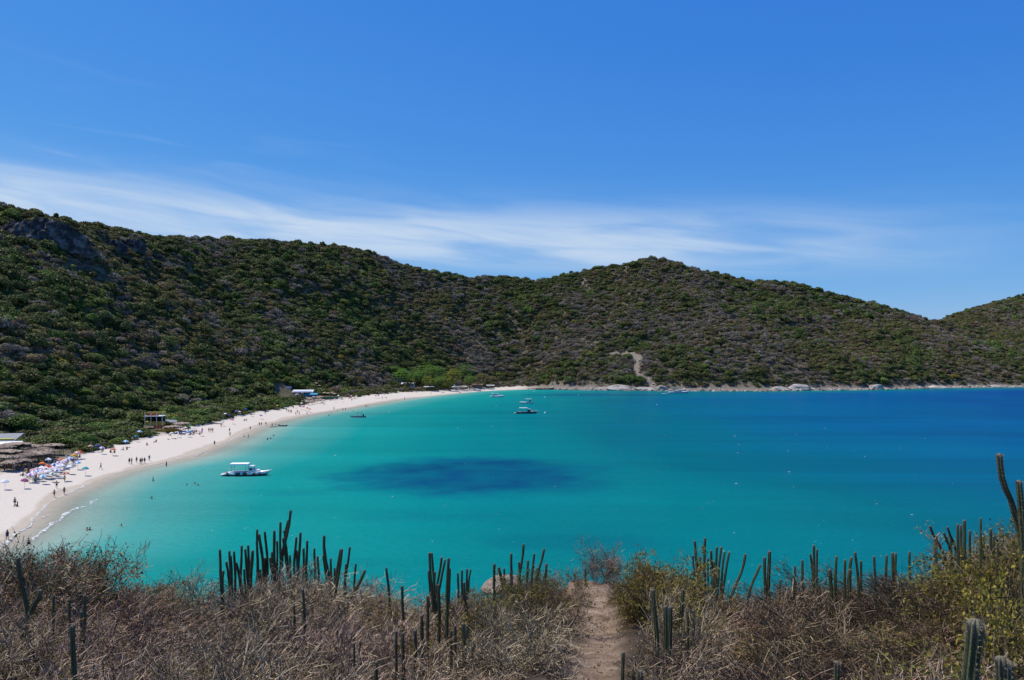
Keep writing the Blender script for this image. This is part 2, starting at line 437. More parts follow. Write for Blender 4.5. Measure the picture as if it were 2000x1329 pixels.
wm, t, b = newmat('sea_water')
dep = A_(t, 'depth'); gr = A_(t, 'grass')
wr = ramp(t, [(0.0, (0.36, 0.355, 0.285)), (0.014, (0.29, 0.36, 0.295)), (0.045, (0.065, 0.300, 0.262)), (0.11, (0.005, 0.240, 0.214)), (0.22, (0.0005, 0.196, 0.192)),
              (0.40, (0.0003, 0.120, 0.155)), (0.60, (0.0003, 0.094, 0.205)), (1.0, (0.001, 0.055, 0.190))], None)
sc_ = N(t, 'ShaderNodeMath', operation='MULTIPLY'); sc_.inputs[1].default_value = 1/20.0; t.links.new(dep, sc_.inputs[0]); t.links.new(sc_.outputs[0], wr.inputs[0])
tcw = N(t, 'ShaderNodeTexCoord')
dk = N(t, 'ShaderNodeRGB'); dk.outputs[0].default_value = (0.001, 0.058, 0.140, 1)
gmul = N(t, 'ShaderNodeMath', operation='MULTIPLY', use_clamp=True); gmul.inputs[1].default_value = 0.85; t.links.new(gr, gmul.inputs[0])
wc = mix(t, gmul.outputs[0], wr.outputs[0], dk.outputs[0])
# wind streaks and patchy bottom: slight, large, long variations of the water's own colour
mps = N(t, 'ShaderNodeMapping'); mps.inputs['Scale'].default_value = (0.006, 0.035, 1.0); mps.inputs['Rotation'].default_value = (0, 0, -0.12); t.links.new(tcw.outputs['Object'], mps.inputs[0])
ws = N(t, 'ShaderNodeTexNoise'); ws.inputs['Scale'].default_value = 1.0; ws.inputs['Detail'].default_value = 7; ws.inputs['Roughness'].default_value = 0.6; ws.inputs['Distortion'].default_value = 0.8; t.links.new(mps.outputs[0], ws.inputs['Vector'])
wsr = N(t, 'ShaderNodeMapRange'); wsr.inputs[1].default_value = 0.3; wsr.inputs[2].default_value = 0.7; wsr.inputs[3].default_value = 0.86; wsr.inputs[4].default_value = 1.12; t.links.new(ws.outputs[0], wsr.inputs[0])
wh = N(t, 'ShaderNodeHueSaturation'); t.links.new(wsr.outputs[0], wh.inputs['Value']); t.links.new(wc, wh.inputs['Color'])
dif = N(t, 'ShaderNodeBsdfDiffuse'); t.links.new(wh.outputs[0], dif.inputs['Color'])
gls = N(t, 'ShaderNodeBsdfGlossy'); gls.inputs['Roughness'].default_value = 0.16
frs = N(t, 'ShaderNodeFresnel'); frs.inputs['IOR'].default_value = 1.33
frm = N(t, 'ShaderNodeMath', operation='MULTIPLY'); frm.inputs[1].default_value = 0.24; t.links.new(frs.outputs[0], frm.inputs[0])
wmx = N(t, 'ShaderNodeMixShader'); t.links.new(frm.outputs[0], wmx.inputs[0]); t.links.new(dif.outputs[0], wmx.inputs[1]); t.links.new(gls.outputs[0], wmx.inputs[2])
t.nodes.remove(b)
mp = N(t, 'ShaderNodeMapping'); mp.inputs['Scale'].default_value = (0.5, 1.0, 1.0); mp.inputs['Rotation'].default_value = (0, 0, 0.25); t.links.new(tcw.outputs['Object'], mp.inputs[0])
w1 = N(t, 'ShaderNodeTexNoise'); w1.inputs['Scale'].default_value = 0.9; w1.inputs['Detail'].default_value = 6; w1.inputs['Roughness'].default_value = 0.6; t.links.new(mp.outputs[0], w1.inputs['Vector'])
bp = N(t, 'ShaderNodeBump'); bp.inputs['Strength'].default_value = 1.0; bp.inputs['Distance'].default_value = 0.55
t.links.new(w1.outputs[0], bp.inputs['Height'])
for n_ in (dif, gls, frs): t.links.new(bp.outputs[0], n_.inputs['Normal'])
tp = N(t, 'ShaderNodeBsdfTransparent'); mx = N(t, 'ShaderNodeMixShader')
am = N(t, 'ShaderNodeMapRange', interpolation_type='SMOOTHSTEP'); am.inputs[1].default_value = 0.0; am.inputs[2].default_value = 0.45; am.inputs[3].default_value = 0.15; am.inputs[4].default_value = 1.0
t.links.new(dep, am.inputs[0]); t.links.new(am.outputs[0], mx.inputs[0]); t.links.new(tp.outputs[0], mx.inputs[1]); t.links.new(wmx.outputs[0], mx.inputs[2])
t.links.new(mx.outputs[0], t.nodes['Material Output'].inputs[0])
nr, nc = WX.shape; idx = np.arange(nr*nc).reshape(nr, nc)
quads = np.stack([idx[:-1, :-1], idx[:-1, 1:], idx[1:, 1:], idx[1:, :-1]], -1).reshape(-1, 4)
keep = (wd_sh[:-1, :-1] > -14).ravel() | (WP[:-1, :-1] > 2400).ravel()
me = mesh_np('sea', np.stack([WX, WY, np.zeros(WX.shape)], -1).reshape(-1, 3), quads[keep], wm, smooth=True)
attr(me, 'depth', depth); attr(me, 'grass', grass)
tag(obj('sea', me), 'turquoise water of the bay', kind='structure')

# foam: thin lines of white water along the edge of the beach, raised a little above the sea
fm = mat('foam_white', (0.74, 0.76, 0.75), 0.8, 0.06, 5)
t = fm.node_tree; tcf = N(t, 'ShaderNodeTexCoord'); nf_ = N(t, 'ShaderNodeTexNoise'); nf_.inputs['Scale'].default_value = 1.1; nf_.inputs['Detail'].default_value = 6; t.links.new(tcf.outputs['Object'], nf_.inputs['Vector'])
mr_ = N(t, 'ShaderNodeMapRange'); mr_.inputs[1].default_value = 0.34; mr_.inputs[2].default_value = 0.66; t.links.new(nf_.outputs[0], mr_.inputs[0]); t.links.new(mr_.outputs[0], t.nodes['Principled BSDF'].inputs['Alpha'])
def foam_line(pts, w0, seed, z0=0.06):
    r = np.random.default_rng(seed); pts = np.array(pts, float)
    s = np.linspace(0, len(pts)-1, len(pts)*9)
    px = np.interp(s, range(len(pts)), pts[:, 0]); py = np.interp(s, range(len(pts)), pts[:, 1])
    D = EYE*F/(py-HY); x = (px-1000)/F*D
    tx = np.gradient(x); ty = np.gradient(D); L = np.hypot(tx, ty); nx, ny = -ty/L, tx/L
    kn = max(3, len(s)//5); wv = w0*(0.3+0.9*np.interp(s, np.linspace(0, s[-1], kn), r.random(kn)))*np.minimum(1, np.minimum(s, s[-1]-s)*1.5+0.12)
    j = np.interp(s, np.linspace(0, s[-1], kn), r.normal(0, .25, kn))
    a = np.stack([x+nx*j, D+ny*j, np.full(len(s), z0)], 1); c = np.stack([x+nx*(j+wv), D+ny*(j+wv), np.full(len(s), z0-0.03)], 1)
    m_ = np.stack([x+nx*(j+wv*0.3), D+ny*(j+wv*0.3), z0+np.minimum(0.16, wv*0.3)], 1)
    V = np.concatenate([a, m_, c]); n = len(s); Q = []
    for i in range(n-1): Q += [(i, i+1, n+i+1, n+i), (n+i, n+i+1, 2*n+i+1, 2*n+i)]
    return V, np.array(Q)
FO_ = [([(66,1057),(80,1045),(96,1031),(108,1022),(123,1016)], 1.5, 1), ([(118,1018),(135,1003),(150,995),(166,990)], 2.2, 2), ([(166,991),(182,981),(196,975)], 1.2, 3), ([(0,1073),(20,1058),(40,1042),(63,1028)], 1.6, 4),
      ([(80,1014),(90,1008),(104,1006)], 0.8, 5), ([(40,1015),(57,1010),(64,1000)], 0.5, 6), ([(140,958),(158,954),(172,950)], 0.5, 7), ([(378,893),(395,886),(414,878)], 1.1, 8), ([(455,862),(470,855),(486,848)], 0.9, 9),
      ([(488,843),(505,835),(530,828)], 1.0, 10), ([(530,828),(556,821),(590,813)], 1.2, 11), ([(590,813),(612,808)], 0.9, 12), ([(440,868),(456,861)], 0.7, 13), ([(330,903),(350,899)], 0.4, 14), ([(615,808),(650,801),(690,795)], 0.6, 15), ([(700,793),(740,787)], 0.5, 16)]
FO = [(a, w*0.55, s) for a, w, s in FO_]
VV = []; QQ = []; k = 0
for a, w, s in FO:
    v, q = foam_line(a, w, s); VV.append(v); QQ.append(q+k); k += len(v)
# broken swash line all along the sand
for a0 in range(20, 800, 40):
    if rng.random() < .15: continue
    q = np.linspace(a0, a0+rng.uniform(34, 52), 5); D_ = np.interp(q, sh_p, sh_D)-rng.uniform(-.6, 1.6)+rng.normal(0, .35, 5); z_ = HY+EYE*F/D_
    v, f_ = foam_line(list(zip(q, z_)), rng.uniform(.25, .55), 30+a0); VV.append(v); QQ.append(f_+k); k += len(v)
# tiny breaking wavelets further out
nw = 150; wpx = rng.uniform(350, 2000, nw); wpy = 775+rng.random(nw)**0.7*330
ok = (EYE*F/(wpy-HY) < np.interp(wpx, sh_p, sh_D)*0.93) 
for a_, c_ in zip(wpx[ok], wpy[ok]):
    D = EYE*F/(c_-HY); x = (a_-1000)/F*D; L = rng.uniform(0.08, 0.26)*(1.9 if rng.random() < 0.12 else 0.8)*D/200; h = rng.uniform(0.03, 0.08)*D/200; an = rng.normal(0, 0.25)
    ca, sa = math.cos(an)*L, math.sin(an)*L
    VV.append(np.array([(x-ca, D-sa, 0.02), (x, D-h*2, 0.02), (x+ca, D+sa, 0.02), (x, D+h, h)])); QQ.append(np.array([[k, k+1, k+2, k+3]])); k += 4
me = mesh_np('surf_foam', np.concatenate(VV), np.concatenate(QQ), fm, smooth=True)
tag(obj('surf_foam', me), 'white foam of small waves along the water edge', kind='stuff')
# ------------------------------------------------------------------ hillside scrub
LM = {
    'dark': leafmat('leaf_dark_green', (0.056, 0.072, 0.020), (0.145, 0.170, 0.050), 0.30),
    'olive': leafmat('leaf_olive', (0.105, 0.104, 0.028), (0.24, 0.22, 0.072), 0.28),
    'grey': leafmat('twig_grey', (0.135, 0.112, 0.082), (0.34, 0.29, 0.225), 0.28, trans=0.0),
    'brown': leafmat('leaf_brown', (0.11, 0.080, 0.040), (0.27, 0.20, 0.108), 0.28),
    'green': leafmat('leaf_bright_green', (0.075, 0.118, 0.020), (0.17, 0.23, 0.05), 0.3),
    'yellow': leafmat('leaf_yellow_flowering', (0.20, 0.18, 0.02), (0.38, 0.32, 0.04), 0.3),
}
def quads_mesh(name, P, Nn, size, m, r, aspect=0.55):
    """one small leaf-clump face per point"""
    n = len(P); Nn = Nn/np.linalg.norm(Nn, axis=1, keepdims=True)
    a = np.cross(Nn, r.normal(size=(n, 3))); a /= np.linalg.norm(a, axis=1, keepdims=True)+1e-9
    b = np.cross(Nn, a); s = size[:, None]
    V = np.stack([P-a*s, P-b*s*aspect, P+a*s, P+b*s*aspect], 1).reshape(-1, 3)
    return mesh_np(name, V, np.arange(4*n).reshape(n, 4), m)
def crown_points(n, r, lobes=8, flat=0.8, low=-0.25):
    """points on the upper skin of a lumpy dome of radius about 1 standing on the ground"""
    C_ = []; R_ = []
    for _ in range(lobes):
        a = r.uniform(0, 2*PI); q = math.sqrt(r.random())*0.68
        C_.append((q*math.cos(a), q*math.sin(a), flat*(0.35+0.45*r.random()*(1-0.6*q)))); R_.append(r.uniform(0.30, 0.50))
    C_.append((0, 0, flat*0.5)); R_.append(0.55)
    C_ = np.array(C_); R_ = np.array(R_); k = r.choice(len(C_), n*3, p=R_**2/np.sum(R_**2))
    d = r.normal(size=(n*3, 3)); d /= np.linalg.norm(d, axis=1, keepdims=True)
    P = C_[k]+d*(R_[k]*r.uniform(0.8, 1.08, n*3))[:, None]
    ins = np.zeros(len(P), bool)
    for c, q in zip(C_, R_): ins |= np.linalg.norm(P-c, axis=1) < q*0.74
    ok = (~ins) & (P[:, 2] > 0.0) & (d[:, 2] > low)
    P, d = P[ok][:n], d[ok][:n]
    return P, d
def bush_mesh(name, kind, seed, n, size, flat=0.8):
    r = np.random.default_rng(seed)
    P, d = crown_points(n, r, lobes=int(r.integers(6, 11)), flat=flat)
    nn = d+r.normal(0, 0.55, d.shape); 
    if kind == 'grey':
        return quads_mesh(name, P, d+r.normal(0, 0.9, d.shape), size*r.uniform(0.8, 1.7, len(P)), LM[kind], r, 0.16)
    return quads_mesh(name, P, nn, size*r.uniform(0.7, 1.35, len(P)), LM[kind], r, 0.62)
protos = bpy.data.collections.new('scrub_kinds')
KINDS = ['dark', 'olive', 'grey', 'brown', 'green', 'yellow']; NV = 3
for ki, kd in enumerate(KINDS):
    for v in range(NV):
        o = bpy.data.objects.new('scrub_%02d' % (ki*NV+v), bush_mesh('scrub_bush', kd, 100+ki*10+v, 480 if kd != 'grey' else 560, 0.115))
        protos.objects.link(o)
# cover: bearings and distances drawn evenly over the ground
Ncand = 540000
cp = rng.uniform(-140, 2130, Ncand); u = rng.random(Ncand); cD = np.sqrt(120.0**2+u*(1600.0**2-120.0**2))
cx = (cp-1000)/F*cD
dvg = grid_at(d_vg, cp, cD)
cz = grid_at(GZ, cp, cD)
ang = (cz+5.0-EYE)/cD
hid = grid_at(run, cp, cD*0.985)
keep = (dvg > 0.8) & (ang > hid-0.004) & (grid_at(gul, cp, cD) < 0.3+0.5*rng.random(Ncand)) & (grid_at(trk, cp, cD) < 0.3+0.6*rng.random(Ncand))
gd_ = np.minimum(pdist(cx, cD, GULLY[0][0]), pdist(cx, cD, GULLY[1][0])-1.5); keep &= gd_ > 1.6+2.4*rng.random(Ncand)
rk = sstep(1000, 1090, cp)
keep &= ~((rk > 0.5) & (dvg < 4.0+6*rng.random(Ncand)**2))
# clearings for the huts, the shack and the trees' shade (filled below)
CLEAR = [(W(20, 886, 208).xy, 22), (W(60, 886, 212).xy, 18), (W(12, 868, 224).xy, 14), (W(305, 838, 300).xy, 13), (W(342, 842, 300).xy, 12), (W(600, 778, 520).xy, 22), (W(585, 782, 500).xy, 15), (W(612, 784, 503).xy, 16), (W(640, 780, 520).xy, 16), (W(632, 776, 530).xy, 18), (W(655, 772, 545).xy, 12),
         (W(800, 757, 680).xy, 15), (W(880, 757, 715).xy, 14), (W(925, 757, 735).xy, 14), (W(1030, 757, 768).xy, 7)]
for c_, rr in CLEAR: keep &= np.hypot(cx-c_[0], cD-c_[1]) > rr
# thin the cover towards distance so that plants stay about as dense as they look
dens = np.clip(1.15-0.00022*cD, 0.72, 1.0)*np.where(dvg < 12, 0.75, 1)
keep &= rng.random(Ncand) < dens
cp, cD, cx, cz, dvg = cp[keep], cD[keep], cx[keep], cz[keep], dvg[keep]
n = len(cp)
lush = fbm(cx/55+11, cD/55, 4)*1.5+fbm(cx/12+2, cD/12, 2)*0.9+rng.normal(0, 0.30, n)
dry = fbm(cx/40+71, cD/40+5, 4)*1.6+rng.normal(0, 0.30, n)
py_ = HY-(cz-EYE)/cD*F
low_left = sstep(650, 560, cp)*sstep(700, 760, py_)            # greener foot of the slope behind the beach
lush = lush+0.62*low_left; dry = dry-0.5*low_left
kind = np.where(lush > 0.62, 4, np.where(lush > 0.02, 0, 1))
kind = np.where((dry > 0.20) & (lush < 0.45), 2, kind); kind = np.where((dry > 0.06) & (dry <= 0.20) & (lush < 0.25), 3, kind)
yel = (rng.random(n) < 0.014)
S1 = RIDGES[1][0]
yel |= (np.min(np.hypot(cx[:, None]-S1[None, ::4, 0], cD[:, None]-S1[None, ::4, 1]), 1) < 4) & (rng.random(n) < 0.35) & (cp < 240)
kind = np.where(yel, 5, kind)
rad = np.clip(rng.lognormal(0.62, 0.50, n), 0.7, 5.6)*(0.85+0.35*sstep(-0.2, 0.6, lush))
rad = np.where(kind == 5, rad*0.8, rad)*(1-0.35*sstep(10, 0, dvg))
hgt = rad*rng.uniform(0.6, 1.1, n)*(1-0.25*low_left)
# the plants that show largest, low on the left, stand as things of their own
inframe = (cp > 8) & (cp < 1990)
py_t = HY-(cz+hgt-EYE)/cD*F
score = np.where(inframe & (cD < 420) & (py_ > 560), rad/cD*F, 0)
big = np.argsort(-score)[:230]
isbig = np.zeros(n, bool); isbig[big] = True
rest = ~isbig
me = bpy.data.meshes.new('hillside_scrub'); nn_ = int(rest.sum())
me.vertices.add(nn_); me.vertices.foreach_set('co', np.stack([cx, cD, cz-0.25], 1)[rest].astype(np.float32).ravel())
a = me.attributes.new('kind', 'INT', 'POINT'); a.data.foreach_set('value', (kind*NV+rng.integers(0, NV, n))[rest].astype(np.int32))
a = me.attributes.new('rot', 'FLOAT_VECTOR', 'POINT'); a.data.foreach_set('vector', np.stack([rng.normal(0, .12, n), rng.normal(0, .12, n), rng.uniform(0, 2*PI, n)], 1)[rest].astype(np.float32).ravel())
a = me.attributes.new('scl', 'FLOAT_VECTOR', 'POINT'); a.data.foreach_set('vector', np.stack([rad, rad, hgt], 1)[rest].astype(np.float32).ravel())
scrub = tag(obj('hillside_scrub', me), 'dense dry scrub of green, olive and grey bushes covering the hills', kind='stuff')
ng = bpy.data.node_groups.new('scatter', 'GeometryNodeTree')
ng.interface.new_socket('Geometry', in_out='INPUT', socket_type='NodeSocketGeometry'); ng.interface.new_socket('Geometry', in_out='OUTPUT', socket_type='NodeSocketGeometry')
gi = ng.nodes.new('NodeGroupInput'); go = ng.nodes.new('NodeGroupOutput')
ip = ng.nodes.new('GeometryNodeInstanceOnPoints'); ci = ng.nodes.new('GeometryNodeCollectionInfo')
ci.inputs[0].default_value = protos; ci.inputs[1].default_value = True; ci.inputs[2].default_value = True
def na(nm, ty):
    q = ng.nodes.new('GeometryNodeInputNamedAttribute'); q.data_type = ty; q.inputs[0].default_value = nm; return [s for s in q.outputs if s.enabled and s.name == 'Attribute'][0]
ng.links.new(gi.outputs[0], ip.inputs['Points']); ng.links.new(ci.outputs[0], ip.inputs['Instance']); ip.inputs['Pick Instance'].default_value = True
ng.links.new(na('kind', 'INT'), ip.inputs['Instance Index']); ng.links.new(na('rot', 'FLOAT_VECTOR'), ip.inputs['Rotation']); ng.links.new(na('scl', 'FLOAT_VECTOR'), ip.inputs['Scale'])
ng.links.new(ip.outputs[0], go.inputs[0])
md = scrub.modifiers.new('scatter', 'NODES'); md.node_group = ng
print('scrub points', nn_)
bark = mat('bark_grey', (0.16, 0.13, 0.10), 0.9, 0.3, 6)
near_mesh = {}
for ki, kd in enumerate(KINDS):
    for v in range(3):
        stem = MB()
        r_ = random.Random(ki*7+v)
        for _ in range(5): stem.bar((r_.uniform(-.1, .1), r_.uniform(-.1, .1), 0), (r_.uniform(-.45, .45), r_.uniform(-.45, .45), .55), .05, .02, 5)
        near_mesh[ki, v] = (bush_mesh('crown', kd, 300+ki*10+v, 1300 if kd != 'grey' else 1500, 0.072), stem.mesh('trunk', bark))
KW = ['dark green leafy', 'olive leafy', 'grey leafless', 'brown half-dry', 'bright green leafy', 'yellow-green flowering']
def spot_words(px, py):
    if px < 130: where = 'above the thatched shelters'
    elif px < 270: where = 'above the left crowd'
    elif px < 400: where = 'around the yellow wooden kiosk'
    elif px < 560: where = 'between kiosk and blue shack'
    else: where = 'beyond the blue shack'
    hgt = 'low' if py > 800 else 'halfway up' if py > 700 else 'high'
    return hgt, where
for i in big:
    ki = int(kind[i]); v = int(rng.integers(0, 3)); cm, tm = near_mesh[ki, v]
    e = empty('scrub_bush', (cx[i], cD[i], cz[i]-0.25), rng.uniform(0, 2*PI), (rad[i], rad[i], hgt[i]))
    hw, where = spot_words(cp[i], py_[i])
    tag(e, '%s bush %s, %s' % (KW[ki], where, {'low': 'hill foot', 'halfway up': 'lower slope', 'high': 'higher slope'}[hw]), 'bush', 'bushes on the slope behind the beach, %s, %s, %s' % (KW[ki], where, hw))
    obj('crown', cm, e); obj('trunk', tm, e)

# ------------------------------------------------------------------ bright shade trees at the far end of the beach
def limb_tree(name, seed, leaf, n, size, H_, spread, flat):
    r = np.random.default_rng(seed); tr = MB()
    tr.bar((0, 0, -0.5), (0.1, 0, H_*0.38), 0.34, 0.24, 8)
    tips = []
    for k in range(6):
        a = k*PI/3+r.uniform(-.3, .3); q = spread*r.uniform(.35, .62); p = (q*math.cos(a), q*math.sin(a), H_*r.uniform(.55, .75))
        tr.bar((0.1, 0, H_*0.36), p, 0.2, 0.08, 6); tips.append(p)
        for j in range(2):
            p2 = (p[0]+r.uniform(-1.4, 1.4), p[1]+r.uniform(-1.4, 1.4), p[2]+r.uniform(.2, 1.4)); tr.bar(p, p2, 0.08, 0.03, 5); tips.append(p2)
    P, d = crown_points(n, r, 13, flat, low=-0.5)
    # layered pads of leaves with gaps between
    lay = np.round(P[:, 2]*5+0.6*np.sin(P[:, 0]*4+P[:, 1]*3))/5
    P[:, 2] = P[:, 2]*0.45+lay*0.55
    P = P*np.array([spread, spread, H_*0.62/flat/1.15])+np.array([0, 0, H_*0.42])
    return quads_mesh('crown', P, d*0.5+np.array([0, 0, 0.8])+r.normal(0, .45, d.shape), size*r.uniform(.7, 1.4, len(P)), leaf, r, 0.6), tr.mesh('trunk', bark)
LM['lime'] = leafmat('leaf_lime', (0.10, 0.22, 0.018), (0.22, 0.38, 0.05), 0.2, trans=0.35)
LM['mid'] = leafmat('leaf_mid_green', (0.060, 0.145, 0.018), (0.15, 0.26, 0.045), 0.2, trans=0.3)
LM['yelgreen'] = leafmat('leaf_yellow_green', (0.13, 0.17, 0.018), (0.30, 0.32, 0.05), 0.2, trans=0.35)
TREES = [ # px of trunk, row of crown top, half width in px, leaf, distance, words
    (783, 723, 20, 'lime', 668, 'flat-topped lime green shade tree over the white beach house'),
    (765, 731, 16, 'mid', 690, 'mid green shade tree left of the lime green one, at the edge of the scrub'),
    (812, 728, 19, 'mid', 690, 'green shade tree behind the white beach house, right of the lime green one'),
    (832, 714, 24, 'lime', 705, 'tall lime green tree in the middle of the grove, rising above the others'),
    (852, 719, 22, 'mid', 712, 'tall mid green tree just right of the tallest lime green one'),
    (838, 738, 16, 'yelgreen', 672, 'low yellow-green tree leaning over the beach in front of the grove'),
    (862, 737, 17, 'mid', 690, 'low green tree beside the white tents, left of them'),
    (884, 725, 19, 'yelgreen', 705, 'yellow-green tree standing over the two white tents'),
    (880, 741, 11, 'yelgreen', 688, 'small yellow-green tree in front of the white tents'),
    (908, 713, 21, 'mid', 732, 'tall dark-bottomed green tree at the right end of the grove'),
    (918, 735, 15, 'mid', 716, 'low green tree under the tall right-hand tree of the grove'),
    (940, 732, 15, 'olive', 742, 'dull olive tree right of the grove beside the brown roof'),
    (800, 742, 11, 'yelgreen', 672, 'small yellowish tree hanging over the beach house roof'),
    (958, 737, 13, 'olive', 765, 'small olive tree furthest right behind the end of the sand'),
]
for k, (px, top, hw, lf, D, words) in enumerate(TREES):
    z0 = land_z(px, D); ztop = EYE-(top-HY)/F*D; H_ = max(5.0, ztop-z0); sp = hw*D/F
    cm, tm = limb_tree('t', 500+k, LM[lf], 1500, 0.40, H_, sp, 0.75)
    e = empty('shade_tree', ((px-1000)/F*D, D, z0), rng.uniform(0, 6))
    tag(e, words, 'tree', 'shade trees at the far end of the beach'); obj('crown', cm, e); obj('trunk', tm, e)

# trees standing out against the sky on the saddle
for k, (px, py, hw, D, words) in enumerate([(1062, 543, 7, 975, 'dark tree on the skyline in the saddle, left of a pair'), (1084, 539, 8, 980, 'dark tree on the skyline in the saddle, right of a pair'),
                                            (1116, 530, 5, 990, 'small dark tree on the skyline just left of the bare track'), (110, 418, 4, 470, 'small tree on the skyline above the big cliff'),
                                            (195, 436, 9, 505, 'spreading tree on the skyline right of the big cliff'), (890, 534, 5, 930, 'small dark tree on the skyline left of the saddle'), (630, 473, 5, 830, 'small dark tree on the skyline of the long middle ridge')]):
    sky_py = np.interp(px, SKY[:, 0], SKY[:, 1]); D = gD[((GZ-EYE)/GD)[:, np.searchsorted(gp, px)].argmax()]
    z0 = land_z(px, D); sp = hw*D/F; H_ = max(3.5, (EYE-(py-HY)/F*D)-z0)
    cm, tm = limb_tree('t', 560+k, LM['dark'], 500, 0.5, H_, sp, 0.8)
    e = empty('skyline_tree', ((px-1000)/F*D, D, z0), 0); tag(e, words, 'tree', 'trees on the skyline'); obj('crown', cm, e); obj('trunk', tm, e)

# ------------------------------------------------------------------ rocks
def rockmat(name, c0, c1, c2, s=0.9):
    m, t, b = newmat(name)
    tcn = N(t, 'ShaderNodeTexCoord'); nz = N(t, 'ShaderNodeTexNoise'); nz.inputs['Scale'].default_value = s; nz.inputs['Detail'].default_value = 8; nz.inputs['Roughness'].default_value = .65
    oi = N(t, 'ShaderNodeObjectInfo'); va = N(t, 'ShaderNodeVectorMath', operation='ADD'); t.links.new(tcn.outputs['Object'], va.inputs[0]); 
    sc__ = N(t, 'ShaderNodeMath', operation='MULTIPLY'); sc__.inputs[1].default_value = 37.0; t.links.new(oi.outputs['Random'], sc__.inputs[0]); t.links.new(sc__.outputs[0], va.inputs[1])
    t.links.new(va.outputs[0], nz.inputs['Vector'])
    r = ramp(t, [(.3, c0), (.5, c1), (.68, c2)], nz.outputs[0]); t.links.new(r.outputs[0], b.inputs['Base Color'])
    b.inputs['Roughness'].default_value = .9; b.inputs['Specular IOR Level'].default_value = .15
    bp = N(t, 'ShaderNodeBump'); bp.inputs['Strength'].default_value = .6; bp.inputs['Distance'].default_value = .3; t.links.new(nz.outputs[0], bp.inputs['Height']); t.links.new(bp.outputs[0], b.inputs['Normal'])
    return m
R_pale = rockmat('rock_pale_granite', (0.13, 0.105, 0.085), (0.36, 0.32, 0.27), (0.56, 0.51, 0.45))
R_brown = rockmat('rock_brown', (0.07, 0.05, 0.035), (0.20, 0.145, 0.10), (0.36, 0.30, 0.24))
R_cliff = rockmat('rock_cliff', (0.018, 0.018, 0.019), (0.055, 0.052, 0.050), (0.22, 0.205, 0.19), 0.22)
def rock_mesh(name, seed, m, sub=2, facet=7, rough=0.12):
    r = np.random.default_rng(seed); bm = bmesh.new(); bmesh.ops.create_icosphere(bm, subdivisions=sub, radius=1)
    pl = r.normal(size=(facet, 3)); pl /= np.linalg.norm(pl, axis=1, keepdims=True); dd = r.uniform(.62, .92, facet); ph = r.uniform(0, 6, 6)
    for v in bm.verts:
        p = np.array(v.co)
        for q, d_ in zip(pl, dd):
            k = p@q-d_
            if k > 0: p = p-q*k*0.9
        f = 1+rough*(math.sin(p[0]*4.1+ph[0])*math.sin(p[1]*3.7+ph[1])+.6*math.sin(p[2]*7+ph[2]+p[0]*5)+.4*math.sin(p[1]*11+ph[3]))
        v.co = Vector(p*f)
    me = bpy.data.meshes.new(name); bm.to_mesh(me); bm.free(); me.materials.append(m); return me
RM = [[rock_mesh('boulder', 40+i, R_pale) for i in range(5)], [rock_mesh('boulder', 60+i, R_brown) for i in range(4)]]
k = 0
for px in np.arange(1046, 2000, 3.6):
    Dsh = float(np.interp(px, sh_p, sh_D)); brown = rng.random() < 0.38
    D = Dsh+rng.uniform(-0.5, 6.5); s = rng.uniform(.6, 1.7)*(1.25 if rng.random() < .2 else 1)
    if brown: D = Dsh+rng.uniform(-1.2, 2.0); s *= .8
    p = px+rng.uniform(-2, 2)
    o = obj('boulder', random.choice(RM[1 if brown else 0]), None, ((p-1000)/F*D, D, max(0.05, land_z(p, D))+s*.12), (rng.uniform(-.4, .4), rng.uniform(-.4, .4), rng.uniform(0, 6)), (s*rng.uniform(1, 1.9), s*rng.uniform(.8, 1.3), s*rng.uniform(.55, .95)))
    seg = 'between jetty and gully' if p < 1280 else 'between gully and largest slab' if p < 1530 else 'between the white slabs' if p < 1740 else 'right of the slabs'
    tag(o, '%s boulder, far shore, %s' % ('low brown' if brown else 'pale grey', seg), 'boulder', 'boulders on the far shore, %s, %s' % ('brown' if brown else 'pale', seg)); k += 1
SLABS = [(1210, 757, 26, 9, 'wide pale rock slab at the waterline left of the gully'), (1258, 760, 22, 6, 'low pale rock ledge at the waterline under the gully'), (1292, 757, 14, 9, 'pale rock slab just right of the dark cleft'), (1180, 759, 20, 5, 'low flat rock ledge furthest left on the far shore'),
         (1562, 755, 25, 10, 'largest white rock slab on the far shore'), (1520, 757, 22, 7, 'low grey rock ledge left of the largest white slab'), (1712, 755, 18, 8, 'rounded white rock slab on the right half of the far shore'), (1830, 756, 26, 4, 'long low white rock ledge on the right of the far shore'), (1945, 752, 20, 4, 'low white rock ledge near the right edge of the far shore')]
for i, (px, py, hw, hh, words) in enumerate(SLABS):
    D = float(np.interp(px, sh_p, sh_D))+6; s = D/F
    o = obj('rock_slab', rock_mesh('rock_slab', 80+i, R_pale, 3, 9, .09), None, ((px-1000)/F*D, D, hh*s*.25), (.25, 0, rng.uniform(-.2, .2)), (hw*s, hw*s*.45, hh*s*1.05)); tag(o, words, 'rock')
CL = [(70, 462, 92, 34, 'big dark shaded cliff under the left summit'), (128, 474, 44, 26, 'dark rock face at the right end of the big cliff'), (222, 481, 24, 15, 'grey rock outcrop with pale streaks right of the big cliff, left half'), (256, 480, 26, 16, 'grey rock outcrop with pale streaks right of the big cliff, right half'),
      (377, 494, 9, 6, 'small grey rock on the upper slope right of the outcrops'), (275, 521, 10, 4, 'pale rock patch below the outcrops'), (237, 571, 7, 4, 'single rounded boulder in the valley below the outcrops')]
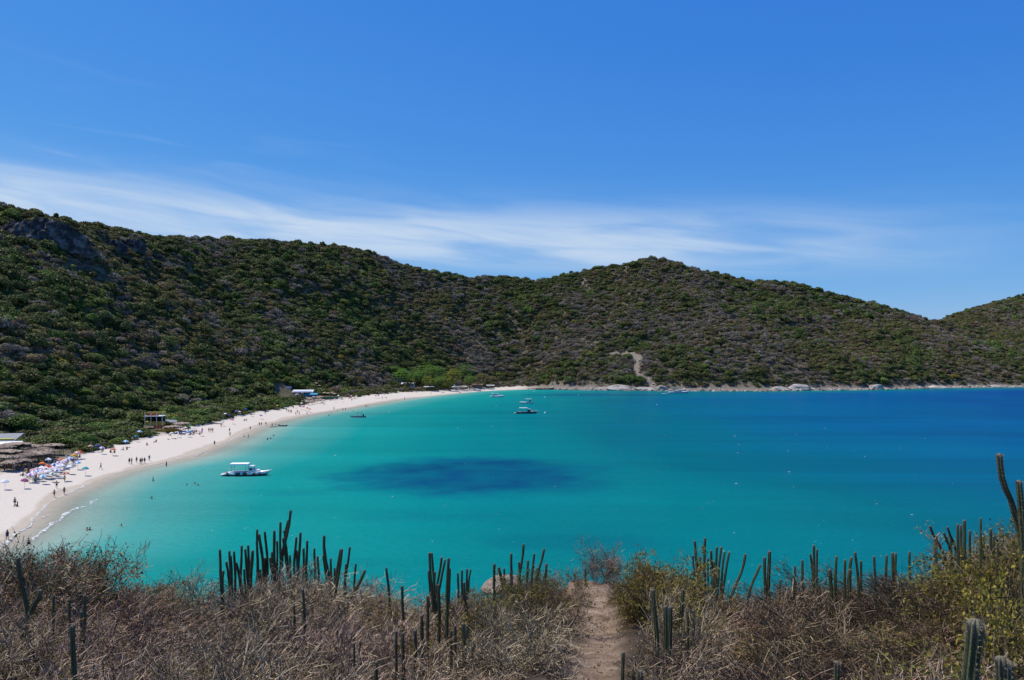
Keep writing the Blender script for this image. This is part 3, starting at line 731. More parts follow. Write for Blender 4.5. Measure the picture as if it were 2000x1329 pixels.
def cliff_mesh(seed, w, h, d):
    """broken rock wall: blocky front with cracks and ledges, top and back running into the slope"""
    nu, nv = 46, 22; r = np.random.default_rng(seed); U, Vv = np.meshgrid(np.linspace(-1, 1, nu), np.linspace(0, 1, nv))
    ca, cb = r.uniform(-1.1, 1.1, 34), r.uniform(-.1, 1.1, 34); off_ = r.uniform(0, 1, 34)
    dist = ((U[..., None]-ca)*1.6+(Vv[..., None]-cb)*.25)**2+((Vv[..., None]-cb)*.75)**2; near = dist.argmin(-1)
    edge = 1-np.abs(U)**2.6
    top = h*(.55+.45*edge)*(1+.25*fbm(U*2.2+seed, U*0+3, 3))
    zz = Vv*top-.25*h; yy = -d*edge*(.55+.45*off_[near])*(1-.45*Vv**2)+.12*d*fbm(U*9, Vv*9+seed, 3)
    V = np.stack([U*w, yy, zz], -1).reshape(-1, 3); Vb = V.copy(); Vb[:, 1] = d*1.3; Vb[:, 2] = np.minimum(Vb[:, 2], .3*h)
    idx = np.arange(nu*nv).reshape(nv, nu); q = np.stack([idx[:-1, :-1], idx[:-1, 1:], idx[1:, 1:], idx[1:, :-1]], -1).reshape(-1, 4)
    t_ = idx[-1]; o_ = nu*nv; top_q = np.stack([t_[:-1], t_[1:], t_[1:]+o_, t_[:-1]+o_], -1)
    return mesh_np('cliff', np.concatenate([V, Vb]), np.concatenate([q, top_q]), R_cliff)
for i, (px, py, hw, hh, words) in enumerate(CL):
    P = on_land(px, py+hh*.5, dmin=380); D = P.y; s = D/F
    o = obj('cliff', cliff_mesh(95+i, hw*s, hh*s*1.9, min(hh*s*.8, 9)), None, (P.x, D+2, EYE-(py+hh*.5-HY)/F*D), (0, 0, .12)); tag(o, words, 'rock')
# pale stones lying in the gully and on the track
for i in range(26):
    if i < 18:
        tt = rng.random(); P_ = GULLY[0][0]; f = tt*(len(P_)-1); q = P_[int(f)]+(P_[min(int(f)+1, len(P_)-1)]-P_[int(f)])*(f % 1)+rng.normal(0, 1.3, 2)
    else:
        P_ = TRACK[0][0]; f = rng.random()*(len(P_)-1); q = P_[int(f)]+(P_[min(int(f)+1, len(P_)-1)]-P_[int(f)])*(f % 1)+rng.normal(0, 3.0, 2)
    s = rng.uniform(.5, 1.2)
    o = obj('stone', random.choice(RM[0]), None, (q[0], q[1], land_z(px_of(*q), q[1])+.1), (0, 0, rng.uniform(0, 6)), (s*1.3, s, s*.7))
    tag(o, 'pale stone lying in the bare gully above the far shore' if i < 18 else 'stone lying on the bare track below the summit', 'stone', 'stones in the gully' if i < 18 else 'stones on the track')
# ------------------------------------------------------------------ beach huts, shack, kiosk, tents, jetty
M_thatch = mat('dry_thatch', (0.33, 0.255, 0.185), 0.95, 0.45, 2.2, bump=.8)
M_thatch2 = mat('old_thatch', (0.20, 0.155, 0.12), 0.95, 0.5, 1.6, bump=.8)
M_wood = mat('weathered_wood', (0.22, 0.15, 0.10), 0.85, 0.3, 4)
M_white = mat('white_paint', (0.78, 0.78, 0.76), 0.5, 0.05, 2)
M_roofw = mat('pale_sheet_roof', (0.62, 0.63, 0.66), 0.5, 0.12, 1.5)
M_blue = mat('blue_wall', (0.05, 0.26, 0.40), 0.7, 0.2, 1.5)
M_yel = mat('yellow_paint', (0.52, 0.36, 0.04), 0.7, 0.2, 1.5)
M_yelg = mat('lime_yellow_paint', (0.55, 0.50, 0.08), 0.7, 0.2, 1.5)
M_red = mat('rust_red_planks', (0.30, 0.09, 0.035), 0.8, 0.3, 2)
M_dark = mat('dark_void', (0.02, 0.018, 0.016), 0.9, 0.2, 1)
M_green = mat('green_mesh', (0.03, 0.13, 0.09), 0.8, 0.3, 2)
M_grey = mat('grey_sheet', (0.24, 0.24, 0.25), 0.6, 0.15, 1.2)
M_tile = mat('brown_tiles', (0.30, 0.17, 0.11), 0.85, 0.25, 2)
def put(px, D, rz=0.0, dz=0.0): return (((px-1000)/F*D), D, land_z(px, D)+dz), rz
def thatch_roof(w, d, h, seed, sag=0.25):
    """ragged hipped roof of layered palm thatch"""
    r = random.Random(seed); V = []; Fs = []
    nx, ny = 9, 7
    for j in range(ny):
        for i in range(nx):
            u, v = i/(nx-1)*2-1, j/(ny-1)*2-1
            z = h*(1-max(abs(u)**1.3, abs(v)**1.3))+r.uniform(-.12, .12)
            e = 1+(.06*r.uniform(-1, 1) if max(abs(u), abs(v)) > .95 else 0)
            V.append((u*w/2*e, v*d/2*e, z-(sag*r.random() if max(abs(u), abs(v)) > .95 else 0)))
    for j in range(ny-1):
        for i in range(nx-1): a = j*nx+i; Fs.append((a, a+1, a+nx+1, a+nx))
    m = MB(); m.add(V, Fs); m.add([(x, y, z-.18) for x, y, z in V], [tuple(reversed(f)) for f in Fs])
    for _ in range(70):   # frond tufts
        a = r.choice(V); an = r.uniform(0, 6.28); L = r.uniform(.5, 1.1)
        q = (a[0]+math.cos(an)*L, a[1]+math.sin(an)*L, a[2]+.12-L*.25)
        m.add([a, (a[0]-.14*math.sin(an), a[1]+.14*math.cos(an), a[2]+.08), q], [(0, 1, 2)])
    return m.mesh('roof', M_thatch if seed % 3 else M_thatch2)
def shelter(px, D, w, d, hgt, seed, label, rz=0.0, group='thatched shelters at the left end of the beach'):
    (p, rz) = put(px, D, rz); e = empty('thatched_shelter', p, rz); tag(e, label, 'shelter', group)
    obj('roof', thatch_roof(w, d, .5, seed), e, (0, 0, hgt))
    for sx in (-1, 1):
        for sy in (-1, 1):
            m = MB(); m.bar((sx*w*.42, sy*d*.42, -.5), (sx*w*.42, sy*d*.42, hgt+.1), .09); m.obj('post', M_wood, e)
    m = MB(); m.box((0, 0, .75), (w*.7, .7, .06)); m.box((-w*.3, 0, .37), (.08, .5, .72)); m.box((w*.3, 0, .37), (.08, .5, .72)); m.obj('table', M_wood, e)
HUTS = [(2, 213, 7, 5, 2.7, 'thatched roof at the left picture edge below the flat-roofed building'), (32, 217, 8, 5, 2.9, 'orange-brown thatched roof, rear row, second from the left'), (56, 219, 7, 5, 2.7, 'thatched roof in the middle of the rear row of shelters'),
        (78, 218, 7, 4, 2.4, 'low thatched roof at the right end of the rear row'), (103, 223, 6.5, 4, 2.6, 'thatched shelter standing alone right of the others'), (14, 206, 8, 4, 2.5, 'thatched roof, middle row, furthest left'), (37, 208, 8, 4, 2.5, 'thatched roof, middle row, second from the left'),
        (60, 210, 7, 4, 2.4, 'thatched roof at the right end of the middle row'), (6, 199, 8, 3.6, 2.3, 'thatched roof of the front row nearest the sand, left'), (30, 201, 7, 3.6, 2.3, 'thatched roof of the front row nearest the sand, right')]
for i, (px, D, w, d, h, lb) in enumerate(HUTS): shelter(px, D, w*.88, d*.8, h+.3*math.sin(i*1.7), i, lb, .25+.25*math.sin(i*2.3))
for i, (px, D, rw) in enumerate([(90, 215, 'rear'), (50, 203, 'front'), (72, 206, 'front'), (84, 211, 'front'), (44, 198, 'front'), (18, 195, 'front')]):
    shelter(px, D, rng.uniform(3.4, 5.0), rng.uniform(2.6, 3.6), rng.uniform(2.1, 3.0), 50+i, 'small ragged thatched roof, %s row of the left shelters' % rw, rng.uniform(-.2, .6))
def flat_house(px, D, w, d, h, roofm, wallm, label, name='flat_roofed_house', rz=0.0, over=.5):
    p, _ = put(px, D); e = empty(name, p, rz); tag(e, label, 'building')
    m = MB(); m.box((0, 0, h/2-.5), (w, d, h+1)); m.obj('wall', wallm, e)
    m = MB(); m.box((0, 0, h+.16), (w+2*over, d+2*over, .22), tilt=(.22, 0, 0)); m.obj('roof', roofm, e)
    for k in range(max(2, int(w/2.6))):
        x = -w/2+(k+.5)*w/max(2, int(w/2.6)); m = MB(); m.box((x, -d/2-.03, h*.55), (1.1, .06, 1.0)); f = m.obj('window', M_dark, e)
        m = MB(); m.box((x, -d/2-.07, h*.55-.55), (1.3, .1, .08)); m.obj('sill', M_white, f)
    return e
flat_house(2, 226, 8.5, 6, 3.2, M_grey, M_yelg, 'low building with pale flat roof at the left picture edge', rz=.2)
flat_house(17, 220, 5.2, 2.2, 2.6, M_white, M_green, 'narrow stall with thin white roof below the flat-roofed building', 'stall', rz=.25)
# yellow kiosk: two decks of posts and planks
p, _ = put(303, 300, dz=1.2); e = empty('wooden_kiosk', p, .12, (.85, .85, .9)); tag(e, 'yellow two-storey wooden kiosk with open upper deck, on the slope', 'kiosk')
m = MB(); m.box((0, 0, 1.1), (7.6, 4.6, 1.5)); m.obj('base_wall', M_yel, e)
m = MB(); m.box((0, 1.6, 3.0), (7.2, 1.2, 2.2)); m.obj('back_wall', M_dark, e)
m = MB(); m.box((0, 0, 4.1), (8.0, 5.0, .22)); m.obj('deck', M_white, e)
for sx in (-1, -.3, .35, 1):
    for sy in (-1, 1): m = MB(); m.box((sx*3.7, sy*2.2, 2.8), (.22, .22, 6.4)); m.obj('post', M_yelg if sy > 0 else M_white, e)
for sy in (-1, 1): m = MB(); m.box((0, sy*2.25, 5.75), (7.9, .14, .3)); m.obj('rail', M_yelg, e)
for sx in (-1, 1): m = MB(); m.box((sx*3.75, 0, 5.55), (.14, 4.5, .3)); m.obj('rail', M_yelg, e)
m = MB(); m.box((-1.2, .3, 4.8), (4.2, 2.6, 1.2)); m.obj('counter', M_red, e)
p, _ = put(322, 296); e = empty('plank_terrace', p, .3); tag(e, 'rust red and yellow plank terrace below the yellow kiosk', 'terrace')
for k in range(7): m = MB(); m.box((-3.4+k*1.1, 0, 1.6-.08*k), (.95, .14, 1.5), tilt=(0, .25, 0)); m.obj('plank', M_red, e)
m = MB(); m.box((1.0, -2.2, .4), (8.5, .25, 1.0)); m.obj('front_board', M_yel, e)
m = MB(); m.box((0.5, -.8, .9), (8, 3, .15)); m.obj('floor', M_wood, e)
shelter(338, 294, 6.5, 4.5, 2.5, 31, 'thatched bar shelter below the yellow kiosk', .3, 'shelters by the yellow kiosk')
shelter(353, 303, 5.5, 5, 3.0, 32, 'taller thatched hut right of the bar shelter by the kiosk', .1, 'shelters by the yellow kiosk')
p, _ = put(334, 303); e = empty('sheet_roof', p, .4); tag(e, 'grey tilted sheet roof between the kiosk and the thatched hut', 'roof')
m = MB(); m.box((0, 0, 3.2), (4.2, 2.6, .1), tilt=(.3, .1, 0)); m.obj('sheet', M_grey, e)
for sx in (-1, 1): m = MB(); m.bar((sx*2.7, -1.5, -.5), (sx*2.7, -1.5, 3.0), .08); m.obj('post', M_white, e)
# blue shack with its palapas
e = flat_house(592, 527, 12.5, 5, 3.0, M_roofw, M_blue, 'long blue shack with pale sheet roof behind the straw parasols', 'beach_shack', .08, .6)
flat_house(613, 520, 4.0, 3.2, 2.6, M_blue, M_blue, 'small blue hut at the right end of the long blue shack', 'beach_hut')
p, _ = put(564, 520); e = empty('blue_tarp', p); tag(e, 'small dark blue tarp roof in the bushes left of the blue shack', 'tarp')
m = MB(); m.box((0, 0, 4.6), (3.4, 3, .1), tilt=(.3, .1, 0)); m.obj('cloth', mat('tarp_blue', (.03, .05, .16), .7), e)
for sx in (-1, 1): m = MB(); m.bar((sx*1.4, 0, -.5), (sx*1.4, 0, 4.6), .06); m.obj('pole', M_wood, e)
def palapa_meshes(seed):
    r = random.Random(seed); n = 12; V = [(0, 0, 2.75)]; Fs = []; Fr = []
    for k in range(2):
        for i in range(n): a = 2*PI*i/n; q = (1.0, 1.65)[k]*(1+r.uniform(-.1, .1)); V.append((q*math.cos(a), q*math.sin(a), (2.4, 2.0)[k]+r.uniform(-.07, .07)))
    for i in range(n): j = (i+1) % n; Fs += [(0, 1+i, 1+j)]; Fr += [(1+i, 1+n+i, 1+n+j, 1+j)]
    m = MB(); m.add(V, Fs+Fr); q = MB(); q.bar((0, 0, -.4), (0, 0, 2.6), .07); return m.mesh('canopy', M_thatch), q.mesh('pole', M_wood)
PM = [palapa_meshes(k) for k in range(4)]
PAL = [(577, 773), (585, 772), (591, 775), (599, 773), (606, 774), (588, 779), (597, 780), (606, 780), (613, 778), (620, 778), (627, 777), (617, 766), (623, 767), (630, 766), (638, 768), (645, 767), (634, 772), (641, 772), (648, 771), (653, 772), (610, 784), (620, 783), (602, 784), (627, 782), (580, 777)]
for k, (px, py) in enumerate(PAL):
    D = (EYE-4.3)*F/(py-HY); D = min(max(D, float(np.interp(px, vg_p, vg_D))-6), 575)
    p, _ = put(px, D); e = empty('straw_parasol', p, k); row = 'in front of the blue shack' if px < 616 else 'right of the blue shack, rear' if py < 770 else 'right of the blue shack, front'
    tag(e, 'round straw parasol %s' % row, 'parasol', 'straw parasols '+row); c_, q_ = PM[k % 4]; obj('canopy', c_, e); obj('pole', q_, e)
p, _ = put(643, 520); e = empty('mesh_fence', p, .5); tag(e, 'dark green mesh fence in front of the straw parasols', 'fence')
for k in range(7): m = MB(); m.box((-6+k*2, 0, 1.0), (.1, .1, 2.4)); m.obj('post', M_wood, e)
for k in range(6): m = MB(); m.box((-5+k*2, 0, 1.05), (1.85, .04, 1.7)); m.obj('panel', M_green, e)
# white house, tents and a brown roof under the trees
flat_house(797, 676, 11, 5, 3.4, M_roofw, M_white, 'white beach house under the shade trees', 'beach_house', .05)
def tent(px, D, s, label):
    p, _ = put(px, D); e = empty('white_tent', p, .3); tag(e, label, 'tent', 'white tents')
    m = MB(); m.add([(-s, -s, 2.2), (s, -s, 2.2), (s, s, 2.2), (-s, s, 2.2), (0, 0, 2.2+s*1.5), (-s*.3, -s*.3, 3.0), (s*.3, -s*.3, 3.0), (s*.3, s*.3, 3.0), (-s*.3, s*.3, 3.0)],
        [(0, 1, 6, 5), (1, 2, 7, 6), (2, 3, 8, 7), (3, 0, 5, 8), (5, 6, 4), (6, 7, 4), (7, 8, 4), (8, 5, 4)]); m.obj('canopy', M_white, e)
    for sx in (-1, 1):
        for sy in (-1, 1): m = MB(); m.bar((sx*s*.95, sy*s*.95, -.3), (sx*s*.95, sy*s*.95, 2.25), .06); m.obj('pole', M_white, e)
tent(876, 706, 2.1, 'pointed white tent under the trees, left of two'); tent(888, 703, 2.3, 'pointed white tent under the trees, right of two')
flat_house(932, 735, 9, 5, 3.0, M_tile, M_wood, 'low brown-roofed house at the right end of the trees', 'tiled_house')
for k, (px, D, w, lb) in enumerate([(838, 676, 9, 'open-sided bar with pale sheet roof in the shade of the trees'), (902, 712, 12, 'long low pale bar counter in the shade right of the tents'), (958, 748, 8, 'small pale stall at the right end of the sand')]):
    p, _ = put(px, D); e = empty('beach_bar', p); tag(e, lb, 'stall')
    m = MB(); m.box((0, 0, 2.5), (w, 3, .12), tilt=(.15, 0, 0)); m.obj('roof', M_roofw, e)
    m = MB(); m.box((0, -.9, .5), (w*.9, .5, 1.0)); m.obj('counter', M_wood, e)
    for sx in (-1, 1):
        for sy in (-1, 1): m = MB(); m.bar((sx*w*.46, sy*1.3, -.3), (sx*w*.46, sy*1.3, 2.5), .06); m.obj('post', M_wood, e)
# jetty
D = 752; e = empty('jetty', ((1058-1000)/F*D, D-3, 0), .02); tag(e, 'low dark wooden jetty at the end of the sand', 'jetty')
for k in range(16): m = MB(); m.box((-13.4+k*1.75, 0, 1.15), (1.6, 3.2, .22)); m.obj('plank', M_dark, e)
for k in range(6): m = MB(); m.bar((-13+k*5.2, -1.3, -2), (-13+k*5.2, -1.3, 1.1), .2); m.obj('pile', M_dark, e)
p, _ = put(1040, 770); e = empty('shore_shelter', p, 0); tag(e, 'long low grey roof on the shore behind the jetty', 'shelter')
m = MB(); m.box((0, 0, 2.6), (13, 3, .15)); m.obj('roof', M_grey, e)
for k in range(4): m = MB(); m.bar((-6+k*4, -1.2, -.3), (-6+k*4, -1.2, 2.6), .08); m.obj('post', M_wood, e)

# ------------------------------------------------------------------ boats
M_hullw = mat('hull_white', (0.80, 0.80, 0.79), .35, .04, 2, spec=.5)
M_hullb = mat('hull_blue', (0.06, 0.12, 0.30), .4, .1, 2, spec=.5)
M_hulld = mat('hull_dark', (0.06, 0.075, 0.08), .5, .2, 2)
M_hullt = mat('hull_teal', (0.03, 0.13, 0.13), .45, .15, 2)
M_tyre = mat('tyre_rubber', (0.012, 0.012, 0.013), .8, .2, 4)
M_glass = mat('boat_glass', (0.03, 0.05, 0.09), .08, .1, 1, spec=.8)
M_awn = mat('awning_white', (0.84, 0.84, 0.82), .7, .04, 1)
M_awng = mat('awning_green', (0.04, 0.24, 0.17), .7, .15, 1)
def hull_mesh(L, B, Hf, m_top, m_low, rake=.12):
    ns = 15; rows = []
    for i in range(ns):
        t = i/(ns-1); b = B/2*(0.80+.2*math.sin(min(1, t*1.6)*PI/2))*(1 if t < .55 else math.cos((t-.55)/.45*PI/2)**.75+1e-3)
        z = Hf*(.82+.62*max(0, t-.25)**1.9); x = -L/2+L*t
        rows.append((x, b, z, t))
    V = []; prof = [(0, -.45, 0), (.55, -.30, 0), (.86, .10, .15), (.95, .45, .6), (1.0, 1.0, 1.0), (.90, 1.0, 1.0), (.86, .62, .95)]
    for x, b, z, t in rows:
        for s in (-1, 1):
            for (fb, fz, rk) in prof: V.append((x+(rk-.6)*rake*L*max(0, t-.5)**1.5*2.2, s*b*fb, fz*z if fz > 0 else fz))
    k = len(prof); Fs = []; mi = []
    for i in range(ns-1):
        for s in (0, 1):
            for j in range(k-1):
                a = (i*2+s)*k+j; c = ((i+1)*2+s)*k+j; Fs.append((a, c, c+1, a+1)); mi.append(0 if j >= 3 else 1)
        a = (i*2)*k+k-1; c = (i*2+1)*k+k-1; a2 = ((i+1)*2)*k+k-1; c2 = ((i+1)*2+1)*k+k-1
        Fs.append((a, c, c2, a2)); mi.append(2)
    for j in range(k-1): Fs.append((j, j+1, k+j+1, k+j)); mi.append(0)
    m = MB(); m.v = V; m.f = Fs; m.m = mi; return m.mesh('hull', [m_top, m_low, M_wood], True)
def boat(px, py, L, B, Hf, rz, label, top, low, parts, name='tour_boat', group=None):
    D = EYE*F/(py-HY); e = empty(name, ((px-1000)/F*D, D, 0), rz); tag(e, label, 'boat', group)
    obj('hull', hull_mesh(L, B, Hf, top, low), e)
    for q in parts: q(e, L, B, Hf)
    return e
def awning(x0, x1, z, m, th=.10, posts=2, w=.85):
    def f(e, L, B, Hf):
        q = MB(); q.box(((x0+x1)/2*L, 0, z), ((x1-x0)*L, B*w, th)); q.box(((x0+x1)/2*L, -B*w/2, z-.12), ((x1-x0)*L, .04, .22)); q.obj('awning', m, e)
        for k in range(posts):
            for s in (-1, 1):
                x = (x0+(x1-x0)*(.12+.76*k/max(1, posts-1)))*L; q = MB(); q.bar((x, s*B*.38, Hf*.6), (x, s*B*.38, z), .035); q.obj('awning_post', M_dark, e)
    return f
def cabin(x0, x1, h, wallm=None, roofm=None, w=.6):
    def f(e, L, B, Hf):
        q = MB(); q.box(((x0+x1)/2*L, 0, Hf*.6+h/2), ((x1-x0)*L, B*w, h)); c = q.obj('cabin', wallm or M_hullw, e)
        q = MB(); q.box(((x0+x1)/2*L, 0, Hf*.6+h+.07), ((x1-x0)*L*1.12, B*w*1.12, .13)); q.obj('cabin_roof', roofm or M_hullw, c)
        for s in (-1, 1): q = MB(); q.box(((x0+x1)/2*L, s*(B*w/2+.015), Hf*.6+h*.62), ((x1-x0)*L*.7, .03, h*.36)); q.obj('window', M_glass, c)
        q = MB(); q.box((x1*L+.015, 0, Hf*.6+h*.62), (.03, B*w*.8, h*.36)); q.obj('windscreen', M_glass, c)
    return f
def tyres(xs, r=.36):
    def f(e, L, B, Hf):
        for x in xs:
            q = MB(); q.torus((x*L, -B/2*1.0-.08, Hf*.62), r*.7, r*.3, 'Y'); q.obj('tyre', M_tyre, e, smooth=True)
    return f
def bowsprit(e, L, B, Hf):
    q = MB(); q.bar((L*.44, 0, Hf*1.24), (L*.58, 0, Hf*1.42), .07, .04); q.obj('bowsprit', M_hullw, e)
def rails(x0, x1, zt, m=None):
    def f(e, L, B, Hf):
        for s in (-1, 1):
            q = MB(); n = 6
            for k in range(n):
                x = x0+(x1-x0)*k/(n-1); q.bar((x*L, s*B*.44, Hf*.8), (x*L, s*B*.44, zt), .02, n=4)
            q.bar((x0*L, s*B*.44, zt), (x1*L, s*B*.44, zt), .025, n=4); q.obj('railing', m or M_hullw, e)
    return f
def platform(e, L, B, Hf):
    q = MB(); q.box((-L*.54, 0, .35), (L*.09, B*.7, .18)); q.obj('swim_platform', M_hullw, e)
def foredeck(x0, x1, h):
    def f(e, L, B, Hf): q = MB(); q.box(((x0+x1)/2*L, 0, Hf*.75+h/2), ((x1-x0)*L, B*.5, h)); q.obj('foredeck_box', M_hullw, e)
    return f
def mast(x, h):
    def f(e, L, B, Hf):
        q = MB(); q.bar((x*L, 0, Hf*.5), (x*L, 0, h), .10, .05); q.obj('mast', M_hullw, e)
        q = MB(); q.bar((x*L, 0, Hf*1.4), (x*L-3.0, 0, Hf*1.5), .07); q.obj('boom', M_hullw, e)
        q = MB(); q.bar((x*L, 0, h*.97), (L*.46, 0, Hf*1.3), .02, n=4); q.bar((x*L, 0, h*.97), (-L*.45, 0, Hf), .02, n=4); q.obj('stay', M_dark, e)
    return f
def antenna(x, z0, z1):
    def f(e, L, B, Hf): q = MB(); q.bar((x*L, 0, z0), (x*L, 0, z1), .03); q.obj('antenna', M_dark, e)
    return f
def benches(e, L, B, Hf):
    for s in (-1, 1): q = MB(); q.box((-L*.17, s*B*.33, Hf*.62+.25), (L*.36, .35, .45)); q.obj('bench', M_hullw, e)
def motor(e, L, B, Hf): q = MB(); q.box((-L*.52, 0, .55), (.4, .4, .8)); q.box((-L*.53, 0, 0), (.2, .15, .8)); q.obj('outboard_motor', M_dark, e)
boat(482, 929, 11.0, 3.2, 1.05, .06, 'white tour boat with long white awning and tyre fenders, nearest the camera', M_hullw, M_hulld,
     [awning(-.36, .05, 3.05, M_awn, .16), cabin(.06, .17, 1.75), foredeck(.17, .30, .7), tyres((-.40, -.19, -.14, -.03, .01, .20, .33)), bowsprit, platform, benches, rails(.22, .46, 2.0), rails(-.46, -.2, 1.6), antenna(.08, 2.5, 3.6)])
boat(699, 816, 7.2, 2.2, .85, PI+.1, 'small dark boat with thin green awning off the middle of the beach', M_hulld, M_hullw, [awning(-.32, .1, 2.5, M_awng, .06), tyres((-.1,), .3), benches, motor, cabin(-.42, -.34, 1.1, M_dark, M_dark, .3)], 'fishing_boat')
boat(971, 776, 10.2, 3.2, 1.2, -.12, 'white cabin cruiser anchored off the far end of the sand', M_hullw, M_hullb, [cabin(-.28, .10, 1.7), foredeck(.10, .3, .5), rails(.15, .46, 2.2), platform, awning(-.46, -.28, 3.0, M_awn, .1)], 'cabin_cruiser')
boat(1028, 788, 8.4, 2.5, .95, PI-.05, 'pale boat with white awning, behind the dark one with two masts of rails', M_hullw, M_hullt, [awning(-.40, .08, 2.9, M_awn, .1), cabin(-.38, -.22, 1.3, M_dark, M_hullw, .5), benches, motor])
boat(1028, 808, 11.4, 3.1, 1.05, .04, 'dark-hulled tour boat with white awning and cabin, beside a white buoy', M_hulld, M_hulld, [awning(-.33, .05, 3.1, M_awn, .1), cabin(.06, .18, 1.7, M_hulld, M_hullw), foredeck(.18, .32, .5), tyres((-.36, -.2, 0, .2)), bowsprit, platform, benches, rails(.2, .46, 2.0)])
boat(1325, 768, 17.5, 4.4, 1.35, -.03, 'long white schooner with green awning and one mast by the far shore', M_hullw, M_hullb, [awning(-.30, .12, 3.6, M_awng, .14, 4), awning(-.30, -.05, 4.3, M_awng, .1, 2), mast(.16, 11.0), bowsprit, rails(-.48, .48, 2.3), benches, cabin(.02, .12, 1.6)], 'schooner')
boat(1297, 770, 4.8, 1.8, .6, .0, 'small white dinghy moored left of the schooner', M_hullw, M_hullw, [motor, foredeck(.05, .3, .15)], 'dinghy')
boat(553, 833, 3.6, 1.5, .6, .15, 'small dark dinghy lying in the shallows near two waders', M_hulld, M_hulld, [motor, foredeck(.05, .3, .15)], 'dinghy')
boat(535, 834.5, 3.4, .8, .22, .05, 'dark low paddle board in the shallows between two waders', M_hulld, M_hulld, [], 'paddle_board')
def buoy(px, py, r, label):
    D = EYE*F/(py-HY); bm = bmesh.new(); bmesh.ops.create_uvsphere(bm, u_segments=10, v_segments=8, radius=r)
    for v in bm.verts: v.co.z *= .85
    me = bpy.data.meshes.new('float'); bm.to_mesh(me); bm.free(); me.materials.append(M_hullw)
    e = empty('mooring_buoy', ((px-1000)/F*D, D, .1)); tag(e, label, 'buoy', 'mooring buoys'); obj('float', me, e)
    q = MB(); q.torus((0, 0, r*.95), r*.25, r*.07, 'Y', 8, 5); q.obj('ring', M_dark, e)
buoy(1064.5, 807, .55, 'white buoy right of the dark-hulled tour boat'); buoy(1064.5, 776.5, .5, 'white buoy beyond the pale boat near the jetty'); buoy(1043, 765, .4, 'small white buoy close to the jetty'); buoy(1130, 772, .35, 'small pale buoy off the rocks right of the jetty'); buoy(1283, 791, .35, 'pale buoy floating out below the schooner')
# ------------------------------------------------------------------ people
SK = [mat('skin_tan', (0.24, 0.125, 0.07), .6, .08), mat('skin_brown', (0.13, 0.065, 0.038), .6, .08), mat('skin_light', (0.40, 0.25, 0.17), .6, .08)]
M_hair = mat('dark_hair', (0.012, 0.009, 0.007), .6, .1)
CLOTH = {'black': mat('cloth_black', (.015, .015, .018), .8, .1), 'red': mat('cloth_red', (.42, .03, .03), .8, .1), 'blue': mat('cloth_blue', (.04, .09, .36), .8, .1), 'white': mat('cloth_white', (.75, .75, .74), .8, .05),
         'green': mat('cloth_green', (.04, .22, .10), .8, .1), 'yellow': mat('cloth_yellow', (.60, .42, .05), .8, .1), 'orange': mat('cloth_orange', (.70, .17, .03), .8, .1), 'pink': mat('cloth_pink', (.62, .22, .26), .8, .1),
         'purple': mat('cloth_purple', (.22, .12, .38), .8, .1), 'teal': mat('cloth_teal', (.04, .30, .32), .8, .1), 'sky': mat('cloth_sky', (.10, .38, .66), .8, .1), 'beige': mat('cloth_beige', (.62, .50, .36), .8, .1), 'navy': mat('cloth_navy', (.02, .03, .12), .8, .1), 'lime': mat('cloth_lime', (.48, .55, .12), .8, .1)}
